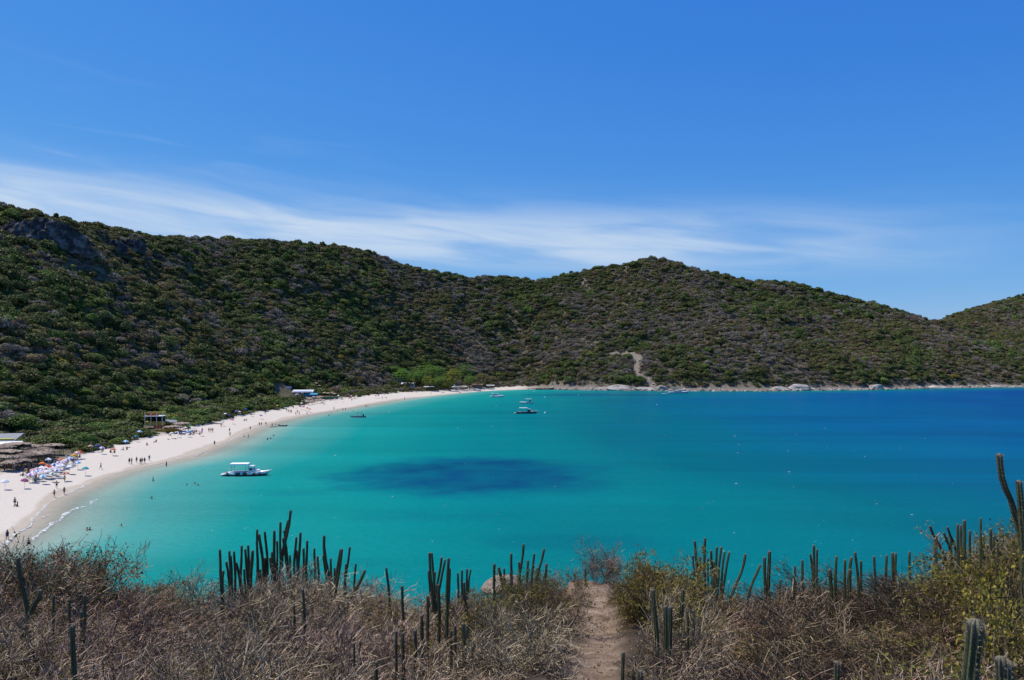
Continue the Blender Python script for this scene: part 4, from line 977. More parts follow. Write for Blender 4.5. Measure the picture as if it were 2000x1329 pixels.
def figure(pose):
    """one continuous body grown round a posed skeleton; returns mesh data (verts, faces)"""
    J = {'pel': (0, 0, .93), 'wai': (0, .01, 1.08), 'che': (0, 0, 1.30), 'nec': (0, .01, 1.46), 'hd': (0, -.02, 1.57), 'top': (0, -.01, 1.68),
         'sl': (-.17, 0, 1.39), 'sr': (.17, 0, 1.39), 'hl': (-.09, 0, .88), 'hr': (.09, 0, .88)}
    arm = {'el': (-.25, .03, 1.12), 'wl': (-.25, -.05, .88), 'fl': (-.24, -.08, .78), 'er': (.25, .03, 1.12), 'wr': (.25, -.05, .88), 'fr': (.24, -.08, .78)}
    leg = {'kl': (-.11, -.02, .49), 'al': (-.12, .02, .08), 'tl': (-.13, -.14, .03), 'kr': (.11, -.02, .49), 'ar': (.12, .02, .08), 'tr': (.13, -.14, .03)}
    if pose == 'akimbo': arm = {'el': (-.38, .05, 1.16), 'wl': (-.20, -.04, 1.0), 'fl': (-.14, -.10, .98), 'er': (.38, .05, 1.16), 'wr': (.20, -.04, 1.0), 'fr': (.14, -.10, .98)}
    if pose == 'walk':
        leg = {'kl': (-.10, -.18, .52), 'al': (-.10, -.24, .12), 'tl': (-.10, -.38, .07), 'kr': (.10, .08, .50), 'ar': (.10, .32, .16), 'tr': (.10, .24, .04)}
        arm = {'el': (-.23, .14, 1.14), 'wl': (-.22, .10, .90), 'fl': (-.22, .06, .81), 'er': (.23, -.08, 1.13), 'wr': (.21, -.26, 1.0), 'fr': (.20, -.34, .97)}
    if pose == 'reach': arm = {'el': (-.36, -.10, 1.30), 'wl': (-.50, -.25, 1.32), 'fl': (-.55, -.31, 1.33), 'er': (.25, .03, 1.12), 'wr': (.22, -.12, .95), 'fr': (.21, -.18, .88)}
    if pose == 'sit':
        J = {k: (x, y, z-.75) for k, (x, y, z) in J.items()}
        leg = {'kl': (-.13, -.40, .46), 'al': (-.12, -.62, .08), 'tl': (-.12, -.78, .04), 'kr': (.13, -.42, .44), 'ar': (.12, -.66, .08), 'tr': (.12, -.82, .04)}
        arm = {'el': (-.26, .12, .40), 'wl': (-.24, .22, .16), 'fl': (-.24, .24, .06), 'er': (.26, -.06, .42), 'wr': (.18, -.28, .44), 'fr': (.16, -.36, .44)}
    if pose == 'swim': arm = {'el': (-.42, -.08, 1.36), 'wl': (-.62, -.20, 1.40), 'fl': (-.70, -.26, 1.41), 'er': (.40, -.10, 1.36), 'wr': (.60, -.24, 1.40), 'fr': (.68, -.30, 1.41)}
    if pose == 'lie':
        J = {k: (x, z-.93, .13+(-.0)*y) for k, (x, y, z) in J.items()}
        leg = {'kl': (-.12, -.44, .22), 'al': (-.12, -.85, .08), 'tl': (-.13, -.92, .17), 'kr': (.12, -.42, .12), 'ar': (.13, -.85, .07), 'tr': (.14, -.92, .17)}
        arm = {'el': (-.32, .20, .08), 'wl': (-.30, -.02, .06), 'fl': (-.29, -.10, .05), 'er': (.34, .60, .08), 'wr': (.14, .74, .10), 'fr': (.08, .78, .12)}
    J.update(arm); J.update(leg)
    R = {'pel': .135, 'wai': .115, 'che': .145, 'nec': .055, 'hd': .098, 'top': .075, 'sl': .068, 'sr': .068, 'el': .045, 'er': .045, 'wl': .033, 'wr': .033, 'fl': .035, 'fr': .035, 'hl': .098, 'hr': .098, 'kl': .06, 'kr': .06, 'al': .04, 'ar': .04, 'tl': .035, 'tr': .035}
    E = [('pel', 'wai'), ('wai', 'che'), ('che', 'nec'), ('nec', 'hd'), ('hd', 'top'), ('che', 'sl'), ('sl', 'el'), ('el', 'wl'), ('wl', 'fl'), ('che', 'sr'), ('sr', 'er'), ('er', 'wr'), ('wr', 'fr'), ('pel', 'hl'), ('hl', 'kl'), ('kl', 'al'), ('al', 'tl'), ('pel', 'hr'), ('hr', 'kr'), ('kr', 'ar'), ('ar', 'tr')]
    ks = list(J); me = bpy.data.meshes.new('skel'); me.from_pydata([J[k] for k in ks], [(ks.index(a), ks.index(b)) for a, b in E], [])
    o = bpy.data.objects.new('skel', me); C.objects.link(o); md = o.modifiers.new('s', 'SKIN'); md.use_smooth_shade = True
    for k, sv in zip(ks, me.skin_vertices[0].data): sv.radius = (R[k], R[k]*(.75 if k in ('pel', 'wai', 'che') else 1)); sv.use_root = k == 'pel'
    s2 = o.modifiers.new('b', 'SUBSURF'); s2.levels = 1
    dg = bpy.context.evaluated_depsgraph_get(); out = bpy.data.meshes.new_from_object(o.evaluated_get(dg)); bpy.data.objects.remove(o); bpy.data.meshes.remove(me)
    return out, J
def swim_mesh(J, pose, top):
    """trunks (and a top) that follow the body a few millimetres off the skin"""
    def band(name, a, b, ra, rb, sy=.8):
        m = MB(); a, b = Vector(a), Vector(b); n = 12; d = (b-a).normalized(); u = Vector((1, 0, 0)); w = d.cross(u).normalized(); V = []
        for p, r in ((a, ra), ((a+b)/2, max(ra, rb)*1.03), (b, rb)):
            for i in range(n): V.append(p+u*math.cos(2*PI*i/n)*r+w*math.sin(2*PI*i/n)*r*sy)
        return m.add(V, [(k*n+i, k*n+(i+1) % n, (k+1)*n+(i+1) % n, (k+1)*n+i) for k in range(2) for i in range(n)])
    m = band('s', J['wai'], Vector(J['pel'])-(Vector(J['wai'])-Vector(J['pel']))*.35, .165, .20)
    for s in 'lr':
        h, k = Vector(J['h'+s]), Vector(J['k'+s]); q = band('s', h, h+(k-h)*.42, .115, .105, 1); m.add(q.v, q.f)
    if top: q = band('s', Vector(J['che'])+(Vector(J['che'])-Vector(J['wai']))*.12, J['wai'], .20, .155, .8); m.add(q.v, q.f)
    return m
def hair_mesh(J, long):
    bm = bmesh.new(); bmesh.ops.create_icosphere(bm, subdivisions=2, radius=.118); c = (Vector(J['hd'])+Vector(J['top']))/2+Vector((0, .02, .035))
    ax = (Vector(J['top'])-Vector(J['nec'])).normalized()
    for v in bm.verts:
        if v.co.dot(ax) < -.02 and not (long and v.co.y > .02): v.co *= .82
        elif long and v.co.y > .02 and v.co.dot(ax) < 0: v.co -= ax*.14
        v.co += c
    me = bpy.data.meshes.new('hair'); bm.to_mesh(me); bm.free(); me.materials.append(M_hair); return me
FIG = {}
for ps in ('stand', 'akimbo', 'walk', 'reach', 'sit', 'swim', 'lie'):
    b0, J = figure(ps); bodies = []
    for s in SK: bb = b0.copy(); bb.name = 'person'; bb.materials.clear(); bb.materials.append(s); bodies.append(bb)
    FIG[ps] = (bodies, [hair_mesh(J, False), hair_mesh(J, True)], {(c, t): None for c in CLOTH for t in (0, 1)}, J)
def person(px, py, pose, cloth, label, rz=0.0, sink=0.0, group=None, top=0, skin=None, z=None, scale=1.0):
    Dw = EYE*F/(py-HY)
    if sink > 0: p = Vector(((px-1000)/F*Dw, Dw, -sink))
    else: p = on_land(px, py)
    if z is not None: p.z = z
    bodies, hairs, cl, J = FIG[pose]; s = rng.integers(0, 3) if skin is None else skin
    o = obj('person', bodies[int(s)], None, p, (0, 0, rz), (scale,)*3); tag(o, label, 'person', group)
    obj('hair', hairs[int(rng.integers(0, 2))], o)
    if cl[cloth, top] is None: cl[cloth, top] = swim_mesh(J, pose, top).mesh('swimwear', CLOTH[cloth], True)
    obj('swimwear', cl[cloth, top], o)
    return o
Lp = [ # standing and walking on the sand
    (110.7, 954.6, 'akimbo', 'black', 'person standing arms akimbo, right of the left umbrella crowd', .3), (126, 943, 'walk', 'yellow', 'person in yellow walking towards the water behind the akimbo one', 1.0), (106, 972.4, 'walk', 'black', 'person running along the wet sand below the umbrella crowd', 1.4), (125.4, 966.8, 'walk', 'blue', 'person in blue trunks stepping out of the shallow water', .9),
    (197, 917.5, 'walk', 'black', 'person walking alone across the sand above the wet patch', -.8), (29, 989, 'stand', 'navy', 'person standing on sand beside a seated companion, left edge', .2), (14.3, 1056, 'walk', 'navy', 'person in navy shorts walking at the lower left edge of the beach', .4),
    (252.6, 907, 'stand', 'black', 'person at the left end of the row of six on the sand', .5), (257.2, 907, 'reach', 'red', 'second from left in the row of six on the sand', -.5), (266.8, 905, 'stand', 'green', 'person in green, third in the row of six on the sand', .1), (274, 907, 'stand', 'black', 'fourth from left in the row of six on the sand', 1.2), (277.4, 906, 'stand', 'navy', 'fifth from left in the row of six on the sand', -.3), (282.4, 906, 'akimbo', 'black', 'person at the right end of the row of six on the sand', .4), (291.5, 901, 'akimbo', 'blue', 'person standing alone right of the row of six', 0.),
    (419, 871, 'walk', 'black', 'person walking on the wet sand halfway along the near beach', .8), (448.4, 844.6, 'stand', 'black', 'rear one of two people near the water above the wet patch', 0.), (449.2, 853, 'walk', 'orange', 'front one of two people at the water edge', .5), (431.7, 835, 'reach', 'orange', 'person leaning with arms out by the red parasols', .3),
    (408, 844.6, 'stand', 'black', 'left one of three people standing abreast on the sand', 0.), (412, 844.6, 'stand', 'red', 'middle one of three people standing abreast on the sand', .2), (415.6, 844.6, 'stand', 'blue', 'right one of three people standing abreast on the sand', -.2), (395, 845, 'stand', 'red', 'person in red standing at the edge of the kiosk crowd', .3), (488.8, 841, 'walk', 'black', 'person alone at the water edge before the dinghy', .9),
    (506.4, 832.5, 'stand', 'black', 'left one of a pair on the wet sand left of the waders', .1), (510.4, 832.5, 'akimbo', 'red', 'right one of a pair on the wet sand left of the waders', .2), (519.4, 831.6, 'stand', 'yellow', 'person standing at the foam just left of the two waders', .4), (518, 810, 'stand', 'navy', 'person standing by the purple parasol on dry sand', 0.), (573, 798.7, 'stand', 'black', 'person standing at the left end of the red parasols', 0.),
    (559.5, 804, 'stand', 'navy', 'leftmost of a group of four on the sand below the lime tent', 0.), (563, 806, 'stand', 'black', 'second of a group of four on the sand below the lime tent', .4), (566.6, 807, 'walk', 'green', 'third of a group of four on the sand below the lime tent', .2), (569.2, 807, 'stand', 'black', 'rightmost of a group of four on the sand below the lime tent', -.4),
    (581, 807.4, 'stand', 'pink', 'rear one of three people by the water below the red parasols', 0.), (577.9, 811.5, 'stand', 'black', 'left front one of three people by the water below the red parasols', 0.), (584.4, 811, 'walk', 'blue', 'right front one of three people by the water below the red parasols', 0.), (599.6, 811, 'walk', 'white', 'person at the foam edge right of the three below the red parasols', .5),
    (652.3, 801, 'stand', 'black', 'person standing alone on the wet sand below the green fence', 0.), (687, 784, 'stand', 'green', 'person in green before the red and white parasol', 0.), (746.6, 780, 'stand', 'black', 'left one of two people below the purple parasol', 0.), (754.4, 780, 'walk', 'black', 'right one of two people below the purple parasol', .5), (692, 781, 'stand', 'red', 'person in red beside the red and white parasol', 0.),
    (790, 780.8, 'stand', 'navy', 'person standing alone at the water edge left of the beach house', 0.), (841.8, 771, 'stand', 'lime', 'person alone at the water edge below the grove', 0.), (864.8, 769.6, 'stand', 'navy', 'left one of a pair on the far sand below the tents', 0.), (867.6, 769, 'walk', 'black', 'right one of a pair on the far sand below the tents', 0.), (896.8, 769, 'stand', 'red', 'left one of a pair at the water edge right of the tents', 0.), (899.6, 769.6, 'stand', 'black', 'right one of a pair at the water edge right of the tents', .4),
    (920.7, 765.2, 'stand', 'yellow', 'person in yellow at the water edge near the brown-roofed house', 0.), (938, 765.4, 'stand', 'black', 'person in black at the water edge near the cabin cruiser', 0.), (945.6, 763.2, 'stand', 'orange', 'person furthest right on the far sand', 0.), (629.5, 790, 'stand', 'navy', 'person standing with a cart below the green fence', 0.),
]
for px, py, ps, cl, lb, rz in Lp: person(px, py, ps, cl, lb, rz, top=int(rng.random() < .35))
Ls = [(34, 990, 'sit', 'black', 'person sitting on the sand beside a standing companion, left edge'), (287, 870.5, 'sit', 'orange', 'person sitting alone on the sand below the teal parasol'), (301, 864.5, 'lie', 'red', 'person lying on the sand left of the kiosk crowd, left of two'), (305, 864, 'sit', 'pink', 'person sitting beside a lying one left of the kiosk crowd'), (329, 859, 'lie', 'orange', 'person lying on an orange towel before the kiosk'), (343, 858, 'lie', 'black', 'person lying flat on bare sand before the kiosk'),
      (371, 850.6, 'sit', 'navy', 'person sitting before the sky blue parasol'), (436, 825.5, 'sit', 'pink', 'person sitting under the white parasol above the three abreast'), (477, 822.5, 'sit', 'black', 'left one of two sitting on open sand mid-beach'), (481, 822, 'sit', 'red', 'right one of two sitting on open sand mid-beach'), (216, 885, 'sit', 'navy', 'person sitting under the orange parasol apart from the crowd, left'), (224, 885, 'sit', 'black', 'person sitting under the orange parasol apart from the crowd, right'), (201, 882, 'sit', 'green', 'person sitting below the lilac parasol'),
      (241, 880, 'sit', 'pink', 'left one of two sitting below the pale blue parasol'), (248, 879, 'sit', 'black', 'right one of two sitting below the pale blue parasol'), (633, 791, 'sit', 'beige', 'person sitting by a cart below the green fence')]
for px, py, ps, cl, lb in Ls: person(px, py, ps, cl, lb, rng.uniform(-1, 1), top=int(rng.random() < .4))
Lw = [ # px, row of the water line, depth of immersion
    (56, 1063, .75, 'stand', 'black', 'wader knee deep in the foam at the lower left'), (122.7, 1083, .85, 'stand', 'navy', 'wader standing just above the foreground bushes'), (170, 1036.5, 1.18, 'swim', 'black', 'left one of two bathers side by side near the lower left waves'), (175.4, 1036, 1.20, 'swim', 'red', 'right one of two bathers side by side near the lower left waves'), (237, 1028.5, 1.3, 'swim', 'black', 'lone swimmer right of the two bathers'), (296.5, 975, 1.15, 'swim', 'black', 'lone bather below the wader in the turquoise shallows'), (299, 940, .70, 'stand', 'black', 'wader thigh deep left of the white tour boat'), (325, 912, .25, 'stand', 'navy', 'wader ankle deep right of the row of six'),
    (365, 948, 1.35, 'swim', 'black', 'leftmost of three swimmers left of the white tour boat'), (380.6, 945, 1.35, 'swim', 'black', 'middle one of three swimmers left of the white tour boat'), (386.7, 949, 1.35, 'swim', 'navy', 'rightmost of three swimmers left of the white tour boat'), (476.6, 853.5, .9, 'stand', 'black', 'left one of a pair of waders beyond the foam'), (485, 854.5, .6, 'stand', 'navy', 'right one of a pair of waders beyond the foam'), (534.6, 852, 1.1, 'swim', 'black', 'furthest out of three swimmers beyond the dinghy'), (522.5, 859.5, .95, 'stand', 'black', 'nearest of three swimmers beyond the dinghy'), (528.5, 858, 1.1, 'swim', 'red', 'middle one of three swimmers beyond the dinghy'), (515.6, 866, 1.4, 'swim', 'black', 'swimmer with only the head out, above the white tour boat'),
    (531.5, 833, .30, 'reach', 'black', 'left one of two waders beside the dark dinghy'), (538.4, 833, .30, 'stand', 'black', 'right one of two waders beside the dark dinghy'), (642.5, 812.5, .8, 'stand', 'navy', 'wader left of the small green-awninged boat, nearest'), (647, 808.5, 1.2, 'swim', 'black', 'swimmer left of the small green-awninged boat'), (658.4, 804, .9, 'stand', 'black', 'wader between the green fence and the small boat'), (669.6, 802, .4, 'stand', 'red', 'left one of a pair in the shallows below the teal parasol'), (674.8, 801, .5, 'stand', 'black', 'right one of a pair in the shallows below the teal parasol'), (684, 800.5, 1.1, 'swim', 'black', 'bather right of the pair in the shallows'), (689.6, 804, 1.1, 'swim', 'navy', 'bather just behind the small green-awninged boat'),
    (713.4, 795, .55, 'stand', 'black', 'left one of three waders behind the small boat'), (716.0, 795, .5, 'stand', 'red', 'middle one of three waders behind the small boat'), (718.8, 795.6, .6, 'stand', 'black', 'right one of three waders behind the small boat')]
for px, py, sk, ps, cl, lb in Lw: person(px, py, ps, cl, lb, rng.uniform(-1.5, 1.5), sink=sk)

# ------------------------------------------------------------------ beach umbrellas and chairs
M_pole = mat('aluminium_pole', (.55, .55, .56), .4, .05, 2, .6)
def umb_mesh(c0, c1):
    m = MB(); n = 8; V = [(0, 0, .55)]
    for k, (r, z) in enumerate(((.45, .36), (.82, .10), (.85, -.06))):
        for i in range(n*2):
            a = PI*i/n; q = r*(1 if i % 2 == 0 else .955); V.append((q*math.cos(a), q*math.sin(a), z-(.03 if i % 2 == 0 and k else 0)))
    N2 = n*2
    for i in range(N2):
        j = (i+1) % N2; mi = ((i+1)//2) % 2
        m.m.append(mi); m.f.append((0, 1+i, 1+j))
        for k in range(2): m.f.append((1+k*N2+i, 1+(k+1)*N2+i, 1+(k+1)*N2+j, 1+k*N2+j)); m.m.append(mi)
    m.v = V; return m.mesh('canopy', [CLOTH[c0], CLOTH[c1]])
UM = {}
q = MB(); q.bar((0, 0, -.3), (0, 0, 2.2), .03); POLE = q.mesh('pole', M_pole)
def umbrella(px, py_top, c0, c1, label, group=None, tilt=None):
    # distance from the row of the canopy top: sand is about 1.6 m up, the top 2.3 m above it
    D = (EYE-3.9)*F/(py_top-HY); v = max(float(np.interp(px, vg_p, vg_D))+7, 0)
    D = min(D, v); z = land_z(px, D)
    e = empty('beach_umbrella', ((px-1000)/F*D, D, z), rng.uniform(0, 6)); tag(e, label, 'umbrella', group)
    if tilt is None: tilt = rng.uniform(-.22, .22)
    if (c0, c1) not in UM: UM[c0, c1] = umb_mesh(c0, c1)
    obj('canopy', UM[c0, c1], e, (0, 0, 1.75), (tilt, rng.uniform(-.2, .2), 0)); obj('pole', POLE, e)
    return e
UL = [(10, 932, 'white', 'white', 'white umbrella standing apart at the lower left edge'), (48, 928, 'purple', 'red', 'purple and red umbrella with a white panel, nearest of the left crowd'), (83, 901, 'orange', 'orange', 'bright orange umbrella in front of the thatched shelters'), (93.5, 904, 'red', 'orange', 'small red-orange umbrella right of the bright orange one'), (105, 901, 'white', 'blue', 'white umbrella with blue panels behind the left crowd'), (81, 907, 'white', 'white', 'white umbrella just below the bright orange one'), (65, 912, 'beige', 'pink', 'beige and pink umbrella at the left of the crowd'), (72, 910, 'white', 'red', 'white and red umbrella left of the crowd centre'), (58, 919, 'white', 'purple', 'wide white and lilac umbrella at the left end of the crowd'),
      (103, 915, 'green', 'white', 'pale green umbrella at the front of the left crowd'), (112, 909, 'white', 'blue', 'white umbrella with a dark blue panel in the crowd centre'), (119, 893, 'pink', 'orange', 'pink and orange umbrella at the back right of the left crowd'), (124, 896, 'pink', 'white', 'pink and white umbrella in the back right of the left crowd'), (132, 893, 'purple', 'white', 'lilac umbrella in the back of the left crowd'), (145, 886, 'orange', 'yellow', 'orange and yellow umbrella at the right end of the left crowd'), (157, 881, 'orange', 'red', 'orange-red umbrella furthest right in the left crowd'), (150, 882, 'white', 'pink', 'white and pink umbrella between the two orange ones'), (136, 902, 'white', 'white', 'plain white umbrella at the right of the crowd'), (118, 900, 'white', 'beige', 'white and beige umbrella in the crowd centre'), (128, 912, 'beige', 'red', 'beige and red umbrella at the front right of the crowd'), (96, 911, 'white', 'green', 'white and green umbrella in the crowd front'), (88, 912, 'pink', 'white', 'pink umbrella low in the crowd front'), (152, 895, 'white', 'sky', 'white and sky blue umbrella right of the crowd'),
      (190, 870, 'blue', 'navy', 'deep blue umbrella on the dune edge right of the left crowd'), (177, 871, 'yellow', 'purple', 'yellow and lilac umbrella left of the deep blue one'), (220.6, 874, 'orange', 'pink', 'orange umbrella standing alone over two sitters'), (199, 873, 'purple', 'white', 'lilac umbrella right of the deep blue one'), (245.7, 861, 'white', 'sky', 'white and pale blue umbrella at the dune edge'), (167, 902, 'teal', 'teal', 'teal umbrella leaning over on the open sand'), (272.5, 842, 'white', 'sky', 'white umbrella in the bushes left of the kiosk'), (266, 852, 'teal', 'navy', 'dark teal umbrella below the white one left of the kiosk'),
      (371, 830, 'green', 'green', 'green umbrella behind the kiosk crowd'), (386, 829.5, 'blue', 'navy', 'dark blue umbrella right of the green one'), (367.6, 840, 'sky', 'sky', 'sky blue umbrella at the front of the kiosk crowd'), (355.5, 837, 'white', 'pink', 'white and pink umbrella left of the sky blue one'), (347, 842, 'white', 'navy', 'white and navy umbrella by the terrace'), (335, 844, 'beige', 'white', 'beige umbrella leaning by the yellow terrace board'), (362, 834, 'beige', 'white', 'beige and white umbrella at the back of the kiosk crowd'), (378, 834, 'white', 'beige', 'white umbrella right of the kiosk crowd'), (392, 837, 'pink', 'white', 'pink and white umbrella at the right end of the kiosk crowd'),
      (434, 820, 'white', 'white', 'white umbrella above the three people abreast'), (454, 816, 'red', 'pink', 'red umbrella at the dune edge mid-beach'), (449, 810, 'navy', 'navy', 'navy umbrella behind the red one'), (480, 800, 'blue', 'blue', 'royal blue umbrella right of the navy one'), (462, 801, 'sky', 'navy', 'sky and navy umbrella left of the royal blue one'), (490, 804, 'black', 'navy', 'black umbrella right of the royal blue one'), (509.5, 806.5, 'purple', 'purple', 'purple umbrella on the open sand mid-beach'), (440, 806, 'white', 'white', 'white umbrella on the sandy gap in the bushes'), (468, 805, 'white', 'pink', 'white and pink umbrella beside the navy one'),
      (542, 793, 'lime', 'orange', 'lime and orange umbrella at the bushes left of the red group'), (579, 793, 'lime', 'white', 'pale lime umbrella on the open sand left of the red group'), (589, 787, 'beige', 'white', 'beige umbrella above the red group'), (586, 791, 'red', 'pink', 'red and pink umbrella, left in the red group'), (593, 791, 'purple', 'navy', 'purple umbrella in the red group'), (600, 792, 'red', 'red', 'red umbrella, right in the red group'), (605, 793, 'orange', 'red', 'orange umbrella at the right end of the red group'), (598, 784, 'teal', 'white', 'pale teal umbrella behind the red group'),
      (633, 781, 'yellow', 'white', 'white and yellow umbrella below the green fence'), (654, 779, 'red', 'white', 'red and white umbrella at the right of the green fence'), (668, 778, 'teal', 'teal', 'teal umbrella right of the green fence'), (686, 773, 'red', 'white', 'tall red and white umbrella far along the beach'), (681, 772, 'red', 'purple', 'dark red umbrella beside the tall red and white one'), (733.7, 771, 'purple', 'purple', 'purple umbrella at the dune edge far along the beach'), (739, 770.5, 'pink', 'purple', 'pink umbrella beside the far purple one'), (750, 769, 'white', 'pink', 'white umbrella right of the far purple one'), (778, 764.5, 'lime', 'white', 'lime umbrella at the dune edge before the beach house'), (661, 771, 'white', 'white', 'white umbrella behind the teal one'), (696, 773, 'pink', 'white', 'pink umbrella furthest right of the tall red one')]
for px, py, c0, c1, lb in UL:
    g_ = 'umbrellas of the left crowd' if px < 170 else 'umbrellas near the kiosk' if px < 400 else 'umbrellas mid-beach' if px < 560 else 'umbrellas far along the beach'
    umbrella(px, py, c0, c1, lb, g_)
for k in range(20):
    t_ = rng.random(); c0, c1 = [('white', 'white'), ('white', 'pink'), ('white', 'sky'), ('beige', 'white'), ('white', 'purple')][k % 5]; tx = 54+t_*96+rng.normal(0, 3)
    umbrella(tx, 922-t_*38+rng.normal(0, 4), c0, c1, '%s umbrella packed among the chairs of the left crowd' % ('plain white' if c1 == 'white' and c0 == 'white' else 'pale two-tone'), 'umbrellas of the left crowd')
def chair_meshes(c):
    s = MB(); s.box((0, 0, .32), (.52, .5, .05)); b = MB(); b.box((0, .32, .58), (.52, .05, .55), tilt=(-.35, 0, 0)); f = MB()
    for sx in (-1, 1): f.bar((sx*.26, -.25, 0), (sx*.26, .25, .55), .018, n=4); f.bar((sx*.26, .3, 0), (sx*.26, -.2, .5), .018, n=4)
    return s.mesh('seat', CLOTH[c]), b.mesh('backrest', CLOTH[c]), f.mesh('frame', M_pole)
CH = {c: chair_meshes(c) for c in ('white', 'blue', 'red', 'yellow', 'green', 'navy')}
def chair(px, py, c, label, group):
    p = on_land(px, py); e = empty('beach_chair', p, rng.uniform(0, 6)); tag(e, label, 'chair', group); a, b_, f_ = CH[c]; obj('seat', a, e); obj('backrest', b_, e); obj('frame', f_, e)
CWORD = {'white': 'white', 'blue': 'blue', 'red': 'red', 'yellow': 'yellow', 'green': 'green', 'navy': 'navy'}
for k in range(62):
    # the left crowd: chairs under and around the umbrellas, wedge-shaped patch of sand
    t_ = rng.random(); px = 48+t_*108+rng.normal(0, 5); py = 934-t_*36+rng.normal(0, 5)
    c = str(rng.choice(['white', 'white', 'white', 'blue', 'red', 'yellow', 'green', 'navy'])); part_ = 'front edge' if py > 934-t_*36+3 else 'middle'
    half = 'left half' if px < 100 else 'right half'
    chair(px, py, c, '%s beach chair in the left umbrella crowd, %s, %s' % (CWORD[c], half, part_), 'chairs in the left crowd, %s, %s, %s' % (c, half, part_))
for k in range(34):
    t_ = rng.random(); px = 46+t_*110+rng.normal(0, 4); py = 932-t_*38+rng.normal(0, 5); cl = str(rng.choice(['black', 'red', 'blue', 'yellow', 'pink', 'navy', 'green']))
    ps = 'sit' if rng.random() < .75 else 'stand'; half = 'left half' if px < 100 else 'right half'
    person(px, py, ps, cl, 'person in %s %s in the left umbrella crowd, %s' % (cl, 'sitting' if ps == 'sit' else 'standing', half), rng.uniform(-2, 2), group='people in the left crowd, %s, %s, %s' % (cl, ps, half), top=int(rng.random() < .5))
for k in range(26):
    px = rng.uniform(0, 74); D = rng.uniform(194, 205); py = HY+(EYE-land_z(px, D))*F/D; cl = str(rng.choice(['black', 'navy', 'white', 'red', 'blue']))
    person(px, py, 'sit' if rng.random() < .6 else 'stand', cl, 'person in %s in the shade of the thatched shelters' % cl, rng.uniform(-2, 2), group='people under the thatched shelters, %s' % cl, top=1)
for k in range(22):
    px = rng.uniform(330, 395); py = 851-(px-330)*.09+rng.normal(0, 2.2); cl = str(rng.choice(['black', 'white', 'red', 'blue', 'pink']))
    if k % 2: person(px, py, 'sit', cl, 'person in %s sitting in the kiosk crowd' % cl, rng.uniform(-2, 2), group='people in the kiosk crowd, %s' % cl, top=int(rng.random() < .5))
    else: c = str(rng.choice(['white', 'blue', 'red'])); chair(px, py, c, '%s beach chair in the kiosk crowd' % c, 'chairs in the kiosk crowd, %s' % c)
for k in range(24):
    px = rng.uniform(580, 700); py = 790-(px-580)*.10+rng.normal(0, 1.0); cl = str(rng.choice(['black', 'white', 'red', 'blue', 'pink', 'yellow']))
    seg = 'below the blue shack' if px < 640 else 'right of the green fence'
    if k % 2: person(px, py, 'sit' if k % 3 else 'stand', cl, 'person in %s by the umbrellas %s' % (cl, seg), rng.uniform(-2, 2), group='people %s, %s' % (seg, cl))
    else: c = str(rng.choice(['white', 'red', 'yellow'])); chair(px, py, c, '%s beach chair by the umbrellas %s' % (c, seg), 'chairs %s, %s' % (seg, c))
for k in range(30):
    px = rng.uniform(800, 985); D = float(np.interp(px, vg_p, vg_D))-rng.uniform(-3, 7); py = HY+(EYE-land_z(px, D))*F/D; cl = str(rng.choice(['black', 'navy', 'white', 'red', 'blue']))
    seg = 'left of the tents' if px < 870 else 'right of the tents'
    person(px, py, 'sit' if rng.random() < .5 else 'stand', cl, 'person in %s in the tree shade, %s' % (cl, seg), rng.uniform(-2, 2), group='people in the tree shade, %s, %s' % (seg, cl), top=1)
# ------------------------------------------------------------------ foreground brow of the hill
SIL = np.array([(-800,1040),(-300,1050),(0,1078),(100,1090),(200,1118),(300,1142),(400,1148),(480,1140),(560,1122),(650,1122),(740,1142),(850,1148),(950,1140),(1040,1124),(1100,1142),(1200,1136),(1280,1118),(1340,1122),(1400,1142),(1500,1142),(1600,1130),(1700,1124),(1800,1112),(1850,1094),(1900,1072),(1950,1052),(2000,1040),(2300,1000),(2800,960)], float)
BH, D_NEAR, D_BROW = 0.92, 7.0, 17.0
PATH = np.array([(4, 1095, 27.45), (7.6, 1118, 26.75), (8.8, 1150, 26.45), (11.5, 1170, 25.87), (15, 1168, 25.1), (18, 1158, 24.45), (21, 1150, 23.83), (24, 1150, 23.1)], float)  # distance, px, height
def brow(px, D):
    """height of the scrub floor on the brow of the hill"""
    px = np.asarray(px, float); D = np.asarray(D, float)
    s = (np.interp(px, SIL[:, 0], SIL[:, 1])-HY)/F
    a = np.interp(D, [D_NEAR, D_BROW], [0, 1]); a = 0.425*(1-a)+s*a
    z = EYE-a*D-BH
    z_in = 28.3-0.33*D
    w = sstep(4.0, 8.0, D); z = z_in*(1-w)+z*w
    zb = EYE-s*D_BROW-BH-0.42*(D-D_BROW)-0.018*np.maximum(D-D_BROW, 0)**1.5
    z = np.where(D > D_BROW, zb, z)
    # the path: a worn strip kept at its own height
    pc = np.interp(D, PATH[:, 0], PATH[:, 1]); pz = np.interp(D, PATH[:, 0], PATH[:, 2])
    pz = np.where(D > 24, 23.1-0.9*(D-24), pz)
    off = np.abs(px-pc)/F*D
    k = (1-sstep(0.5, 2.1, off))*sstep(3, 6, D)
    pz = pz-0.10*(1-sstep(.15, .6, off))*(D < 20)
    z = z*(1-k)+pz*k
    return np.maximum(z, -3)
def brow_xy(x, y):
    y_ = np.maximum(np.asarray(y, float), 2.0)
    return brow(1000+F*np.asarray(x, float)/y_, np.maximum(np.hypot(0, y_), 2.0))
gx_ = np.concatenate([np.arange(-70, -16, 1.5), np.arange(-16, 16, 0.16), np.arange(16, 70, 1.5)]); gy_ = np.concatenate([np.arange(-25, 3, 1.0), np.arange(3, 27, 0.16), np.arange(27, 75, 1.5)])
BX, BY = np.meshgrid(gx_, gy_)
